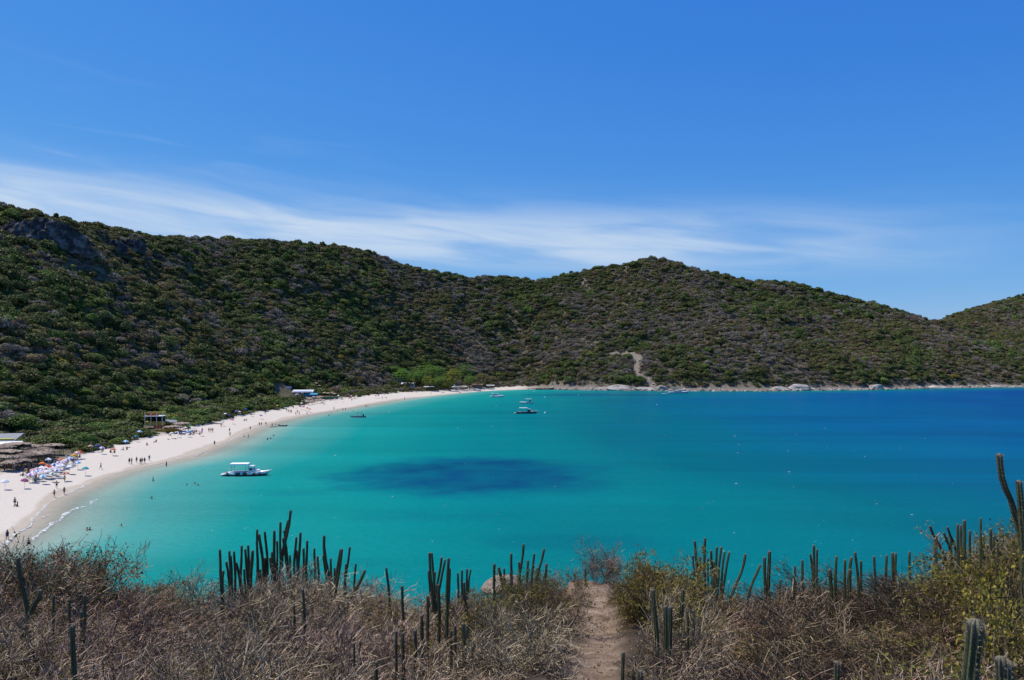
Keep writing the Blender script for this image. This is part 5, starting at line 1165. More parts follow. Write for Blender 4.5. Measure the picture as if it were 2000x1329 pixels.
BZ = brow_xy(BX, BY)+0.20*fbm(BX/.7, BY/1.0, 5)+0.09*fbm(BX/.16, BY/.3, 3)
nr, nc = BX.shape; idx = np.arange(nr*nc).reshape(nr, nc)
Q = np.stack([idx[:-1, :-1], idx[:-1, 1:], idx[1:, 1:], idx[1:, :-1]], -1).reshape(-1, 4)
Dm = np.maximum(BY, 2.0); pc = np.interp(Dm, PATH[:, 0], PATH[:, 1]); offp = np.abs(1000+F*BX/Dm-pc)/F*Dm
pw = np.interp(BY, [7, 9, 12, 18, 22], [.28, .16, .15, .25, .5]); pathA = (1-sstep(pw, pw+.28, offp+.3*fbm(BX/.6, BY/.6, 3)))*(BY > 3)*(BY < 27)
em, t, b = newmat('hill_earth')
tcg = N(t, 'ShaderNodeTexCoord'); nz = N(t, 'ShaderNodeTexNoise'); nz.inputs['Scale'].default_value = 2.2; nz.inputs['Detail'].default_value = 9; nz.inputs['Roughness'].default_value = .65; t.links.new(tcg.outputs['Object'], nz.inputs['Vector'])
nb = N(t, 'ShaderNodeTexNoise'); nb.inputs['Scale'].default_value = 14; nb.inputs['Detail'].default_value = 6; t.links.new(tcg.outputs['Object'], nb.inputs['Vector'])
so_ = ramp(t, [(.3, (.035, .025, .017)), (.7, (.085, .062, .042))], nz.outputs[0])
pa_ = ramp(t, [(.30, (.10, .066, .042)), (.48, (.21, .145, .096)), (.60, (.27, .195, .135)), (.74, (.38, .29, .21))], nz.outputs[0])
t.links.new(mix(t, A_(t, 'path'), so_.outputs[0], pa_.outputs[0]), b.inputs['Base Color']); b.inputs['Roughness'].default_value = .95; b.inputs['Specular IOR Level'].default_value = .08
bp = N(t, 'ShaderNodeBump'); bp.inputs['Strength'].default_value = 1.0; bp.inputs['Distance'].default_value = .06; t.links.new(nb.outputs[0], bp.inputs['Height']); t.links.new(bp.outputs[0], b.inputs['Normal'])
me = mesh_np('hill_ground', np.stack([BX, BY, BZ], -1).reshape(-1, 3), Q, em, smooth=True); attr(me, 'path', pathA)
tag(obj('hill_ground', me), 'brow of the near hill with a worn sandy path', kind='structure')

# ---- shrubs: branching twigs with or without leaves
def twig_mat(name, c0, c1, v=.25):
    m = leafmat(name, c0, c1, v, trans=0.0, rough=.85)
    r_ = [n for n in m.node_tree.nodes if n.type == 'VALTORGB'][0]; e_ = r_.color_ramp.elements.new(.62); e_.color = (*[a+(b_-a)*.28 for a, b_ in zip(c0, c1)], 1)
    return m
TW = {'grey': twig_mat('twig_dry_grey', (0.068, 0.046, 0.026), (0.62, 0.475, 0.315)), 'brown': twig_mat('twig_dry_brown', (0.062, 0.040, 0.021), (0.50, 0.36, 0.22))}
LF = {'dry': leafmat('leaf_withered', (.085, .05, .022), (.24, .15, .065), .3), 'olive': leafmat('leaf_fore_olive', (.055, .062, .014), (.19, .17, .045), .25, .35),
      'yellow': leafmat('leaf_fore_yellow', (.13, .12, .02), (.42, .34, .06), .2, .4), 'green': leafmat('leaf_fore_green', (.03, .052, .014), (.10, .13, .04), .25, .3), 'rust': leafmat('leaf_fore_rust', (.14, .05, .025), (.30, .12, .05), .25, .3)}
def prisms(P0, P1, R0, R1):
    n = len(P0); d = P1-P0; d /= np.linalg.norm(d, axis=1, keepdims=True)+1e-9
    h = np.where(np.abs(d[:, 2:3]) < .9, np.array([[0, 0, 1.]]), np.array([[1., 0, 0]])); u = np.cross(d, h); u /= np.linalg.norm(u, axis=1, keepdims=True); w = np.cross(d, u)
    V = np.zeros((n, 6, 3))
    for k in range(3):
        a = 2*PI*k/3; o = u*math.cos(a)+w*math.sin(a); V[:, k] = P0+o*R0[:, None]; V[:, 3+k] = P1+o*R1[:, None]
    b_ = (np.arange(n)*6)[:, None, None]; f = np.array([(0, 1, 4, 3), (1, 2, 5, 4), (2, 0, 3, 5)])[None]
    return V.reshape(-1, 3), (b_+f).reshape(-1, 4)
def shrub(seed, n_main, twigs, lean=(0, 0), leafn=0, leafs=None, lsize=.03, spread=1.0, up=1.0, tmat='grey', bent=.26):
    """returns meshes (branches, foliage) of a bush about 1 m in radius and 1 m tall"""
    r = np.random.default_rng(seed); S0 = []; S1 = []; A0 = []; A1 = []
    def grow(p, d, L, n, r0, r1):
        pts = [p]
        for k in range(n):
            d = d+r.normal(0, bent, 3)*.55+np.array([lean[0]*.10, lean[1]*.10, .06*up]); d /= np.linalg.norm(d); q = pts[-1]+d*L/n
            S0.append(pts[-1]); S1.append(q); A0.append(r0+(r1-r0)*k/n); A1.append(r0+(r1-r0)*(k+1)/n); pts.append(q)
        return pts, d
    ends = []
    for i in range(n_main):
        a = r.uniform(0, 2*PI); tilt = abs(r.normal(.75, .35))*spread; d = np.array([math.cos(a)*math.sin(tilt)+lean[0]*.55, math.sin(a)*math.sin(tilt)+lean[1]*.55, max(.12, math.cos(tilt))*up]); d /= np.linalg.norm(d)
        b0 = np.array([math.cos(a)*r.uniform(0, .35), math.sin(a)*r.uniform(0, .35), -.05]); L = r.uniform(.75, 1.15)
        thick = i % 4 == 0; L = L*(1.25 if thick else 1); pts, dl = grow(b0, d, L, 5, r.uniform(.020, .030) if thick else r.uniform(.008, .015), .008 if thick else .005); ends.append((pts[-1], dl))
        for j in range(int(r.integers(5, 9))):
            k = int(r.integers(1, 5)); d2 = (pts[k+1]-pts[k]); d2 = d2/np.linalg.norm(d2)+r.normal(0, .65, 3); d2 /= np.linalg.norm(d2)
            p2, dl2 = grow(pts[k], d2, r.uniform(.3, .6), 3, .007, .004); ends.append((p2[-1], dl2)); ends.append((p2[1], dl2))
            for m_ in range(2):
                d3 = dl2+r.normal(0, .8, 3); d3 /= np.linalg.norm(d3); p3, dl3 = grow(p2[int(r.integers(1, 3))], d3, r.uniform(.15, .32), 2, .005, .003); ends.append((p3[-1], dl3)); ends.append((p3[1], dl3))
    E = np.array([e[0] for e in ends]); Ed = np.array([e[1] for e in ends])
    k = r.choice(len(E), twigs); d = Ed[k]+r.normal(0, .8, (twigs, 3))+np.array([lean[0]*.5, lean[1]*.5, .15]); d /= np.linalg.norm(d, axis=1, keepdims=True)
    P0 = E[k]+r.normal(0, .05, (twigs, 3)); mid = P0+d*r.uniform(.07, .19, twigs)[:, None]; d2 = d+r.normal(0, .22, (twigs, 3)); d2 /= np.linalg.norm(d2, axis=1, keepdims=True); P1 = mid+d2*r.uniform(.06, .17, twigs)[:, None]
    Z0 = np.concatenate([np.array(S0), P0, mid]); Z1 = np.concatenate([np.array(S1), mid, P1])
    R0 = np.concatenate([np.array(A0), np.full(twigs, .0044), np.full(twigs, .0036)]); R1 = np.concatenate([np.array(A1), np.full(twigs, .0036), np.full(twigs, .0022)])
    ok = Z1[:, 2] > -.1
    V, Fq = prisms(Z0[ok], Z1[ok], R0[ok], R1[ok]); br = mesh_np('branches', V, Fq, TW[tmat])
    fo = None
    if leafn:
        cl = r.choice(len(P1), max(6, leafn//9)); k = cl[r.integers(0, len(cl), leafn)]
        P = P1[k]+r.normal(0, .045, (leafn, 3)); Nn = r.normal(0, .6, (leafn, 3))+np.array([-.25, .1, .8]); fo = []
        mats = leafs if isinstance(leafs, list) else [leafs]; which = r.integers(0, len(mats), leafn)
        fo = quads_mesh('foliage', P, Nn, lsize*r.uniform(.6, 1.3, leafn), None, r, .5)
        for m_ in mats: fo.materials.append(LF[m_])
        fo.polygons.foreach_set('material_index', which.astype(np.int32))
    return br, fo
SHR = {}
for k in range(4): SHR['dry', k] = shrub(700+k, 13, 1500, leafn=1000, leafs=['dry', 'olive', 'dry'], lsize=.019)
for k in range(3): SHR['bare', k] = shrub(720+k, 16, 1500, leafn=260, leafs=['dry'], lsize=.016, tmat='grey', bent=.32)
for k in range(3): SHR['wind', k] = shrub(730+k, 17, 1600, lean=(-1.0, .1), leafn=800, leafs=['dry', 'olive', 'dry'], lsize=.019, tmat='brown', bent=.18)
for k in range(3): SHR['olive', k] = shrub(740+k, 12, 1500, leafn=5200, leafs=['olive', 'yellow', 'olive', 'dry'], lsize=.029, tmat='brown')
for k in range(2): SHR['yellow', k] = shrub(750+k, 12, 1500, leafn=6500, leafs=['yellow', 'olive', 'yellow'], lsize=.033, tmat='brown')
for k in range(3): SHR['green', k] = shrub(760+k, 12, 1700, leafn=2400, leafs=['green', 'olive', 'rust'], lsize=.026, tmat='grey')
WORD = {'dry': 'dry grey-brown', 'bare': 'leafless grey', 'wind': 'wind-swept brown', 'olive': 'olive-leaved', 'yellow': 'yellow-leaved', 'green': 'dark-leaved'}
def kind_at(px, D, u):
    if px < 240: return 'green' if (D > 12.5 and u < .75) else ('bare' if u < .4 else 'dry')
    if px < 430: return 'green' if (D > 15 and u < .5) else ('dry' if u < .6 else 'bare')
    if px < 720: return 'bare' if u < .65 else 'dry'
    if px < 1000: return ('olive' if (D > 12 and u < .6) else 'dry')
    if px < 1130: return ('olive' if (D > 9.8 and u < .8) else 'dry')
    if px < 1345: return ('yellow' if (D > 13 and u < .35) else 'olive' if (D > 9 and u < .85) else 'dry')
    if px < 1400: return ('olive' if (D > 11 and u < .6) else 'dry')
    if px < 1850: return 'wind' if u < .85 else 'dry'
    return ('olive' if (u < .65 or D < 9) else 'wind')
ORD = ['first', 'second', 'third', 'fourth', 'fifth', 'sixth', 'seventh', 'eighth', 'ninth', 'tenth', 'eleventh', 'twelfth', 'thirteenth', 'fourteenth', 'fifteenth', 'sixteenth', 'seventeenth', 'eighteenth', 'nineteenth', 'twentieth', 'twenty-first', 'twenty-second']
ROWS = [(7.0, 'bottom row'), (8.0, 'second row up'), (9.2, 'third row up'), (10.6, 'fourth row up'), (12.1, 'fifth row up'), (13.8, 'sixth row up'), (15.6, 'seventh row up'), (17.6, 'row on the brow'), (20.0, 'row beyond the brow')]
for D0, rw in ROWS:
    step = 1.10/D0*F; lefts = []; rights = []
    px = -170.0+rng.uniform(0, step)
    while px < (2560 if D0 < 14 else 2240):
        p = px+rng.normal(0, step*.12); D = D0+rng.normal(0, .22)
        pc_ = np.interp(D, PATH[:, 0], PATH[:, 1]); off = (p-pc_)/F*D
        if abs(off) > ((.84 if off < 0 else .90) if D < 19 else 1.7): (lefts if off < 0 else rights).append((p, D))
        px += step
    lefts.sort(key=lambda q: -q[0]); rights.sort(key=lambda q: q[0])
    for side, L_ in (('left', lefts), ('right', rights)):
        for i, (p, D) in enumerate(L_):
            kd = kind_at(p, D, rng.random()); ks = [k for k in SHR if k[0] == kd]; br, fo = SHR[ks[int(rng.integers(0, len(ks)))]]
            z = float(brow(p, D)); s = rng.uniform(.92, 1.15); h = BH*rng.uniform(.62, 1.08)
            offq = abs(p-np.interp(D, PATH[:, 0], PATH[:, 1]))/F*D
            if offq < 1.8: s *= .66; h *= (1.05 if D > 9.5 else .62)
            if p > 1480 and D > 13: h *= 1.15
            if kd == 'wind': rz = rng.normal(0, .25)
            else: rz = rng.uniform(0, 2*PI)
            e = empty('dry_bush' if kd in ('dry', 'bare', 'wind') else 'leafy_bush', ((p-1000)/F*D, D, z-.03), rz, (s, s, h))
            tag(e, '%s bush %s of the path, %s, %s from the path' % (WORD[kd], side, rw, ORD[i] if i < len(ORD) else 'last'), 'bush', 'bushes on the near hill')
            obj('branches', br, e)
            if fo: obj('foliage', fo, e)
# taller single shrubs that stand out
for px, D, kd, s, h, lb in [(1325, 15.5, 'yellow', .75, 1.1, 'tall yellow-leaved shrub below the row of cacti right of the path'), (1270, 15, 'yellow', .7, .95, 'yellow-leaved shrub at the top of the bank right of the path'), (1278, 13.4, 'yellow', .62, .85, 'dense yellow-green shrub at the right edge of the path'), (1315, 13.0, 'yellow', .75, .8, 'dense yellow-green shrub right of the one at the path edge'), (1870, 14.0, 'yellow', .8, 1.2, 'yellow-leaved shrub on the right crest, left of the leaning cacti'), (1960, 12.8, 'yellow', .9, 1.4, 'yellow-leaved shrub on the right crest behind the straight cacti'), (1065, 12.6, 'olive', .6, .9, 'olive shrub overhanging the left edge of the path'), (1035, 13.5, 'olive', .7, .95, 'rounded olive shrub among the cacti left of the path'), (1992, 9.0, 'yellow', .7, 1.5, 'tall leafy shrub under the leaning cactus at the right edge'), (1930, 12.0, 'yellow', .8, 1.45, 'yellow-leaved shrub behind the cacti near the right edge'),
                            (60, 15.0, 'green', 1.2, 1.35, 'dark leafy shrub rising at the left edge before the beach'), (150, 16.0, 'green', 1.2, 1.25, 'dark leafy shrub reaching over the water left of centre'), (560, 15.2, 'bare', 1.3, .95, 'tall leafless shrub in the middle of the big cactus clump'), (620, 15.6, 'bare', 1.2, .95, 'tall leafless shrub at the right of the big cactus clump'), (480, 14.8, 'bare', 1.1, .9, 'leafless shrub at the left foot of the big cactus clump'), (1175, 23.5, 'bare', .8, 1.1, 'bare shrub against the water beyond the path')]:
    ks = [k for k in SHR if k[0] == kd]; br, fo = SHR[ks[int(rng.integers(0, len(ks)))]]
    e = empty('tall_shrub', ((px-1000)/F*D, D, float(brow(px, D))-.03), rng.uniform(0, 6), (s, s, h)); tag(e, lb, 'shrub'); obj('branches', br, e)
    if fo: obj('foliage', fo, e)
# litter of fallen twigs, grass blades and dead leaves on the floor between the bushes
nl = 52000; lp = rng.uniform(-120, 2120, nl); lD = np.sqrt(rng.uniform(5.5**2, 20**2, nl)); lx = (lp-1000)/F*lD
offl = np.abs(lp-np.interp(lD, PATH[:, 0], PATH[:, 1]))/F*lD; ok = (offl > .5+.4*rng.random(nl)); lp, lD, lx = lp[ok], lD[ok], lx[ok]; nl = len(lp)
lz = brow(lp, lD); P0 = np.stack([lx, lD, lz+rng.uniform(0, .12, nl)], 1); d = rng.normal(0, 1, (nl, 3)); d[:, 2] = np.abs(d[:, 2])*.7; d /= np.linalg.norm(d, axis=1, keepdims=True)
P1 = P0+d*rng.uniform(.06, .20, nl)[:, None]
V, Fq = prisms(P0, P1, np.full(nl, .0042), np.full(nl, .0022)); me = mesh_np('undergrowth', V, Fq, TW['brown'])
tag(obj('undergrowth', me), 'tangle of dry stalks and twigs on the hill floor', kind='stuff')

# grit, pebbles and dead leaves on the path
ng_ = 2600; gD_ = rng.uniform(6.5, 23.5, ng_); gp_ = np.interp(gD_, PATH[:, 0], PATH[:, 1])+rng.normal(0, .30, ng_)/gD_*F; gxx = (gp_-1000)/F*gD_
gzz = brow_xy(gxx, gD_)+0.20*fbm(gxx/.7, gD_/1.0, 5)+0.09*fbm(gxx/.16, gD_/.3, 3); sz = rng.lognormal(-4.75, .5, ng_)
oct_v = np.array([(1, 0, 0), (0, 1, 0), (-1, 0, 0), (0, -1, 0), (0, 0, .7), (0, 0, -.7)]); oct_f = np.array([(0, 1, 4), (1, 2, 4), (2, 3, 4), (3, 0, 4), (1, 0, 5), (2, 1, 5), (3, 2, 5), (0, 3, 5)])
V = (np.stack([gxx, gD_, gzz+sz*.3], 1)[:, None]+oct_v[None]*sz[:, None, None]*rng.uniform(.6, 1.4, (ng_, 6, 1))).reshape(-1, 3); Fq = (np.arange(ng_)[:, None, None]*6+oct_f[None]).reshape(-1, 3)
tag(obj('path_grit', mesh_np('path_grit', V, Fq, leafmat('grit', (.09, .06, .04), (.36, .28, .20), .1, trans=0))), 'pebbles and grit lying on the path', kind='stuff')

# ---- cacti
cm_, t, b = newmat('cactus_skin')
rib = A_(t, 'rib'); tip = A_(t, 'tip'); tcn = N(t, 'ShaderNodeTexCoord'); nz = N(t, 'ShaderNodeTexNoise'); nz.inputs['Scale'].default_value = 9; nz.inputs['Detail'].default_value = 5; t.links.new(tcn.outputs['Object'], nz.inputs['Vector'])
base = ramp(t, [(.30, (.030, .042, .017)), (.55, (.078, .096, .038)), (.68, (.105, .092, .058)), (.80, (.17, .15, .11))], nz.outputs[0]); edge = N(t, 'ShaderNodeRGB'); edge.outputs[0].default_value = (.115, .110, .052, 1); wool = N(t, 'ShaderNodeRGB'); wool.outputs[0].default_value = (.17, .15, .10, 1)
t.links.new(mix(t, tip, mix(t, rib, base.outputs[0], edge.outputs[0]), wool.outputs[0]), b.inputs['Base Color']); b.inputs['Roughness'].default_value = .7; b.inputs['Specular IOR Level'].default_value = .25
M_spine = mat('cactus_spines', (.30, .25, .17), .8, .2, 3)
M_wool = mat('cactus_wool', (.55, .52, .48), .95, .15, 20)
def stem_mesh(pts, R, ribs=7, rings=None):
    """ribbed column following a polyline, rounded at the top; R radius in metres"""
    P = np.array([list(p) for p in pts], float); s = np.concatenate([[0], np.cumsum(np.linalg.norm(np.diff(P, axis=0), axis=1))]); L = s[-1]
    n = rings or int(np.clip(L/.09, 9, 26)); u = np.linspace(0, L-R*.9, n); k = ribs*4; rows = []; rr = []; dr = []
    sm = lambda v: np.array([np.interp(v, s, P[:, i]) for i in range(3)])
    C_ = np.array([.25*sm(max(0, v-.12*L))+.5*sm(v)+.25*sm(min(L, v+.12*L)) if 0 < v < L*.86 else sm(v) for v in u])
    ph_ = float((P[0, 0]*7.3+P[-1, 2]*11.1) % 6.28); R_ = R*(.9+.1*np.sin(u/L*3.1))*(1+.05*np.sin(u*19+ph_)+.05*np.sin(u*8.3+2*ph_)); C_ = C_+np.stack([R*.28*np.sin(u*5.1+ph_), R*.2*np.cos(u*4.3+ph_), 0*u], 1)*np.minimum(1, (L-u)/(.3*L))[:, None]
    C_ = np.concatenate([C_, [sm(L-R*.55), sm(L-R*.2), sm(L)]]); R_ = np.concatenate([R_, [R*.86, R*.58, R*.16]]); n += 3
    V = np.zeros((n, k, 3)); A = np.zeros((n, k)); T_ = np.zeros((n, k)); X = np.array([1., 0, 0])
    for i in range(n):
        d = C_[min(i+1, n-1)]-C_[max(i-1, 0)]; d /= np.linalg.norm(d)+1e-9; w = np.cross(d, X); w /= np.linalg.norm(w); x = np.cross(w, d)
        for j in range(k):
            a = 2*PI*j/k; f = (1.0, .86, .70, .86)[j % 4]; V[i, j] = C_[i]+(x*math.cos(a)+w*math.sin(a))*R_[i]*f; A[i, j] = 1 if j % 4 == 0 else .12; T_[i, j] = sstep(L-3.2*R, L-.3*R, u[i] if i < len(u) else L)*.85
    Q = []
    for i in range(n-1):
        for j in range(k): Q.append((i*k+j, i*k+(j+1) % k, (i+1)*k+(j+1) % k, (i+1)*k+j))
    me = mesh_np('stem', V.reshape(-1, 3), np.array(Q), cm_, smooth=False); attr(me, 'rib', A); attr(me, 'tip', T_)
    return me, V, C_
def spine_mesh(V, C_, every, ln):
    P0 = []; P1 = []; r = np.random.default_rng(5); n, k, _ = V.shape
    for i in range(0, n-3):
        for q in range(every):
            f = q/every
            for j in range(0, k, 4):
                p = V[i, j]*(1-f)+V[i+1, j]*f; c = C_[i]*(1-f)+C_[i+1]*f; o = p-c; o /= np.linalg.norm(o)+1e-9
                for _ in range(5): d = o+r.normal(0, .55, 3)+np.array([0, 0, .25]); d /= np.linalg.norm(d); P0.append(p); P1.append(p+d*ln*r.uniform(.5, 1.2))
    m = len(P0); v, f = prisms(np.array(P0), np.array(P1), np.full(m, .0011), np.full(m, .0004)); return mesh_np('spines', v, f, M_spine)
def cactus(stems, D, label, spines=False, group='cacti on the near hill', rib=7):
    """stems: (width px, [(px, py), ...] from the top down); the column goes on down into the ground"""
    if 14.15 <= D <= 16.5: D += 1.7
    base = stems[0][1][-1]; bz = float(brow(base[0], D)); e = empty('column_cactus', ((base[0]-1000)/F*D, D, bz)); tag(e, label, 'cactus', group); o_ = Vector(e.location)
    for i, (w, pts) in enumerate(stems):
        Di = D+(.16*((i*37) % 5-2) if len(stems) > 1 else 0); W_ = [W(px, py, Di) for px, py in reversed(pts)]
        g = float(brow(pts[-1][0], Di))-.1
        if W_[0].z > g:
            d = W_[0]-W_[1]; d.z = min(d.z, -.15); d.normalize(); nx = W_[0].x+d.x*min(.5, (W_[0].z-g)*.5); W_ = [Vector((nx, Di, g))]+W_
        R = w/F*Di/2*.92; me, V, C_ = stem_mesh([p-o_ for p in W_], R, rib); s = obj('stem', me, e)
        if spines: obj('spines', spine_mesh(V, C_, 3, .02), s)
def Z(ox, oy, k, *p): return [(ox+a/k, oy+c/k) for a, c in p]
z5 = lambda *p: Z(400, 980, 3.81, *p)
cactus([(5.8, z5((112,355),(122,560))), (6.2, z5((140,510),(130,600),(133,890)))], 14.6, 'slender cactus at the left end of the big clump')
cactus([(5.2, z5((183,365),(190,520))), (5.4, z5((218,368),(225,560))), (5.6, z5((160,445),(180,560))), (5.8, z5((192,400),(200,560))), (6.4, z5((232,450),(250,520),(270,600))), (5.6, z5((275,325),(270,520))), (5.6, z5((300,350),(320,560))), (5.4, z5((322,322),(330,470))), (7.6, z5((357,360),(345,560))), (5.0, z5((292,500),(300,600))), (5.0, z5((412,500),(415,600)))], 15.6, 'many-stemmed cactus clump, left part of the big clump')
cactus([(5.4, z5((390,205),(390,420))), (6.4, z5((403,240),(425,400),(440,540))), (5.4, z5((446,220),(465,430),(470,540))), (6.2, z5((517,213),(520,500))), (5.0, z5((538,290),(540,500))), (5.2, z5((500,372),(505,520))), (5.6, z5((485,415),(500,560))), (5.8, z5((447,415),(455,560))), (5.2, z5((385,298),(400,460)))], 15.9, 'cactus clump left of the tallest stem')
cactus([(5.4, z5((563,150),(562,470))), (6.0, z5((640,62),(618,240),(585,340),(560,480))), (5.4, z5((622,135),(592,260),(575,420))), (7.0, z5((585,265),(600,400),(630,580),(655,740))), (5.0, z5((573,405),(575,520))), (5.0, z5((633,395),(635,520))), (3.6, z5((582,215),(600,250)))], 16.0, 'tallest cactus of the big clump with a crooked top')
cactus([(5.6, z5((682,262),(668,440))), (6.0, z5((713,228),(706,330),(698,470))), (5.2, z5((735,345),(735,520))), (5.6, z5((762,288),(757,500))), (4.8, z5((815,345),(820,520))), (5.0, z5((685,362),(688,500))), (4.8, z5((840,405),(845,520)))], 16.2, 'cactus clump just right of the tallest stem')
cactus([(6.8, z5((888,250),(885,360),(905,450),(925,540))), (5.0, z5((937,420),(940,600))), (5.0, z5((965,490),(968,600))), (4.8, z5((880,400),(900,520)))], 15.8, 'thick bent cactus in the right part of the big clump')
cactus([(5.6, z5((1022,350),(990,600),(945,820))), (5.2, z5((1010,352),(965,650),(935,830))), (5.2, z5((1080,335),(1062,480),(1042,610))), (5.0, z5((1052,460),(1045,560))), (4.8, z5((1125,460),(1112,600)))], 14.8, 'long thin leaning cacti at the right end of the big clump')
cactus([(6.6, z5((1195,508),(1110,690),(1010,810)))], 14.2, 'single cactus leaning far to the right beyond the big clump')
cactus([(6.2, z5((730,650),(745,900),(750,1010))), (5.6, z5((665,770),(668,830)))], 12.6, 'thin cactus in the dry bush below the big clump')
cactus([(5.2, z5((1350,490),(1372,700)))], 15.5, 'thin single cactus between the big clump and the middle cacti')
cactus([(6.2, z5((1468,625),(1475,800)))], 14.0, 'short single cactus left of the middle cacti')
cactus([(6.6, z5((1425,960),(1425,1320))), (7.4, z5((1472,975),(1475,1320)))], 9.6, 'pair of pale ribbed cacti low in the bushes left of the path')
cactus([(6.6, z5((1565,950),(1570,1120)))], 10.6, 'pale short cactus right of the low pair')
cactus([(7.0, z5((1615,840),(1618,1000)))], 11.5, 'dark stub of cactus above the low pair')
cactus([(8.6, z5((1278,1188),(1276,1340)))], 7.9, 'single ribbed cactus at the bottom edge left of the path')
cactus([(5.5, z5((1110,1050),(1115,1290)))], 9.3, 'dark thin cactus in the shade of the bottom bushes')
z6 = lambda *p: Z(800, 1040, 4.444, *p)
cactus([(5.6, z6((172,175),(180,330),(195,500))), (5.4, z6((192,175),(205,340),(212,500))), (5.4, z6((165,330),(175,490))), (5.2, z6((220,340),(215,490))), (5.4, z6((278,215),(262,340),(238,450))), (5.2, z6((310,235),(285,350),(260,450))), (5.2, z6((350,310),(345,470)))], 14.6, 'upright cactus cluster left of the path, tops against the water')
cactus([(7.2, z6((340,220),(330,400),(318,560),(322,650))), (7.0, z6((315,660),(325,720),(320,830)))], 12.2, 'tall crooked cactus in front of the upright cluster')
cactus([(7.4, z6((250,450),(256,790)))], 12.0, 'straight cactus standing left of the tall crooked one')
cactus([(6.8, z6((155,550),(160,740)))], 12.0, 'short dark cactus left of the straight one')
cactus([(7.2, z6((105,715),(105,830)))], 11.0, 'pale cactus stub low on the left of the cluster')
cactus([(6.8, z6((472,430),(478,620),(508,780)))], 12.4, 'cactus curving right at its foot in the middle of the bank')
cactus([(5.0, z6((455,325),(455,440))), (4.8, z6((498,315),(497,430))), (4.6, z6((532,320),(512,420))), (4.8, z6((418,350),(420,440)))], 16.2, 'row of four short cacti on the brow')
cactus([(8.2, z6((465,785),(475,1190))), (6.0, z6((498,808),(490,920)))], 9.8, 'thick pale cactus low on the bank left of the path')
cactus([(6.0, z6((360,850),(360,940))), (6.2, z6((395,805),(395,910)))], 10.6, 'two pale cactus stubs left of the thick pale one')
cactus([(7.0, z6((548,985),(545,1220)))], 9.2, 'ribbed cactus right of the thick pale one, low on the bank')
cactus([(7.0, z6((48,845),(48,1010)))], 10.2, 'pale ribbed cactus further left on the bank')
cactus([(5.4, z6((808,1000),(800,1100),(785,1190)))], 9.4, 'thin dark stem leaning in the bush beside the path')
cactus([(6.4, z6((735,270),(735,440))), (6.8, z6((772,300),(795,400),(820,460))), (5.0, z6((820,310),(822,410))), (5.8, z6((882,180),(882,400)))], 14.8, 'group of cacti before the pale rocks left of the path')
cactus([(5.6, z6((990,98),(978,240),(955,350))), (5.4, z6((948,255),(955,360))), (5.4, z6((1028,240),(1020,360))), (5.6, z6((1082,182),(1065,350)))], 14.5, 'cacti rising out of the olive shrub, the tallest left of the path')
cactus([(5.4, z6((1168,140),(1150,240),(1118,330))), (5.2, z6((1110,305),(1110,420))), (6.2, z6((1190,270),(1180,400),(1160,480),(1128,560)))], 13.6, 'curving cacti at the right side of the olive shrub')
cactus([(4.2, z6((1523,310),(1525,440))), (3.4, z6((1432,350),(1433,420)))], 22.5, 'small cactus beyond the end of the path, against the water')
z7 = lambda *p: Z(1150, 1020, 4.3, *p)
cactus([(6.0, z7((888,155),(902,300),(915,470))), (5.8, z7((975,130),(972,460))), (5.6, z7((1026,235),(1032,400),(1040,530))), (5.2, z7((1075,205),(1070,420))), (5.0, z7((1115,205),(1090,400))), (5.0, z7((1142,245),(1118,400))), (5.2, z7((1182,250),(1155,380),(1128,540))), (4.6, z7((870,280),(888,440))), (4.8, z7((930,290),(935,440))), (4.6, z7((1000,300),(1002,440))), (4.4, z7((1050,330),(1052,450)))], 15.0, 'many-stemmed cactus clump right of the path, tops against the water')
cactus([(6.0, z7((1316,265),(1290,420),(1250,500),(1205,590)))], 14.4, 'single cactus curving up to the right beyond the right-hand clump')
cactus([(5.8, z7((1442,355),(1405,450),(1350,560))), (6.8, z7((1476,290),(1480,540))), (8.0, z7((1518,240),(1510,540)))], 14.2, 'three cacti together, the thickest with a white woolly tip')
cactus([(4.8, z7((1732,365),(1725,500))), (5.4, z7((1793,315),(1796,420),(1795,540))), (4.8, z7((1612,480),(1600,580)))], 15.0, 'short cacti left of the tall straight one on the right bank')
cactus([(5.8, z7((1890,190),(1892,560))), (5.0, z7((1917,225),(1915,420))), (4.8, z7((1858,265),(1876,360)))], 15.2, 'tall straight cactus on the right bank with two side stems')
cactus([(9.4, z7((540,560),(552,760),(565,930),(580,1210)))], 9.2, 'long pale cactus right of the path, left of a double one')
cactus([(10.0, z7((642,700),(642,1060))), (10.0, z7((684,705),(680,1060)))], 9.4, 'pair of thick ribbed cacti side by side right of the path')
cactus([(8.6, z7((790,560),(785,700),(775,790)))], 10.6, 'rounded single cactus above the thick pair')
cactus([(5.6, z7((830,740),(830,850))), (6.2, z7((880,735),(880,890)))], 10.4, 'two short cactus stubs right of the thick pair')
cactus([(8.0, z7((290,1088),(285,1340))), (8.2, z7((382,1125),(380,1340))), (5.6, z7((330,1250),(332,1340)))], 8.6, 'three pale cacti at the foot of the path, right side')
cactus([(11.5, z7((438,1240),(438,1340)))], 7.6, 'thick cactus top with spiny crown at the bottom edge right of the path', True)
cactus([(8.4, z7((645,1178),(640,1340)))], 8.4, 'single ribbed cactus at the bottom edge below the thick pair')
z8 = lambda *p: Z(1550, 860, 2.833, *p)
cactus([(6.2, z8((238,640),(232,740))), (7.8, z8((200,712),(210,880))), (6.0, z8((228,730),(235,880)))], 14.2, 'cacti with a thick double stem on the right bank')
cactus([(5.6, z8((285,660),(284,740))), (7.4, z8((312,712),(308,840))), (6.4, z8((322,645),(308,720))), (5.8, z8((340,618),(355,745))), (5.6, z8((372,665),(374,740)))], 14.4, 'five short cacti fanning out on the right bank')
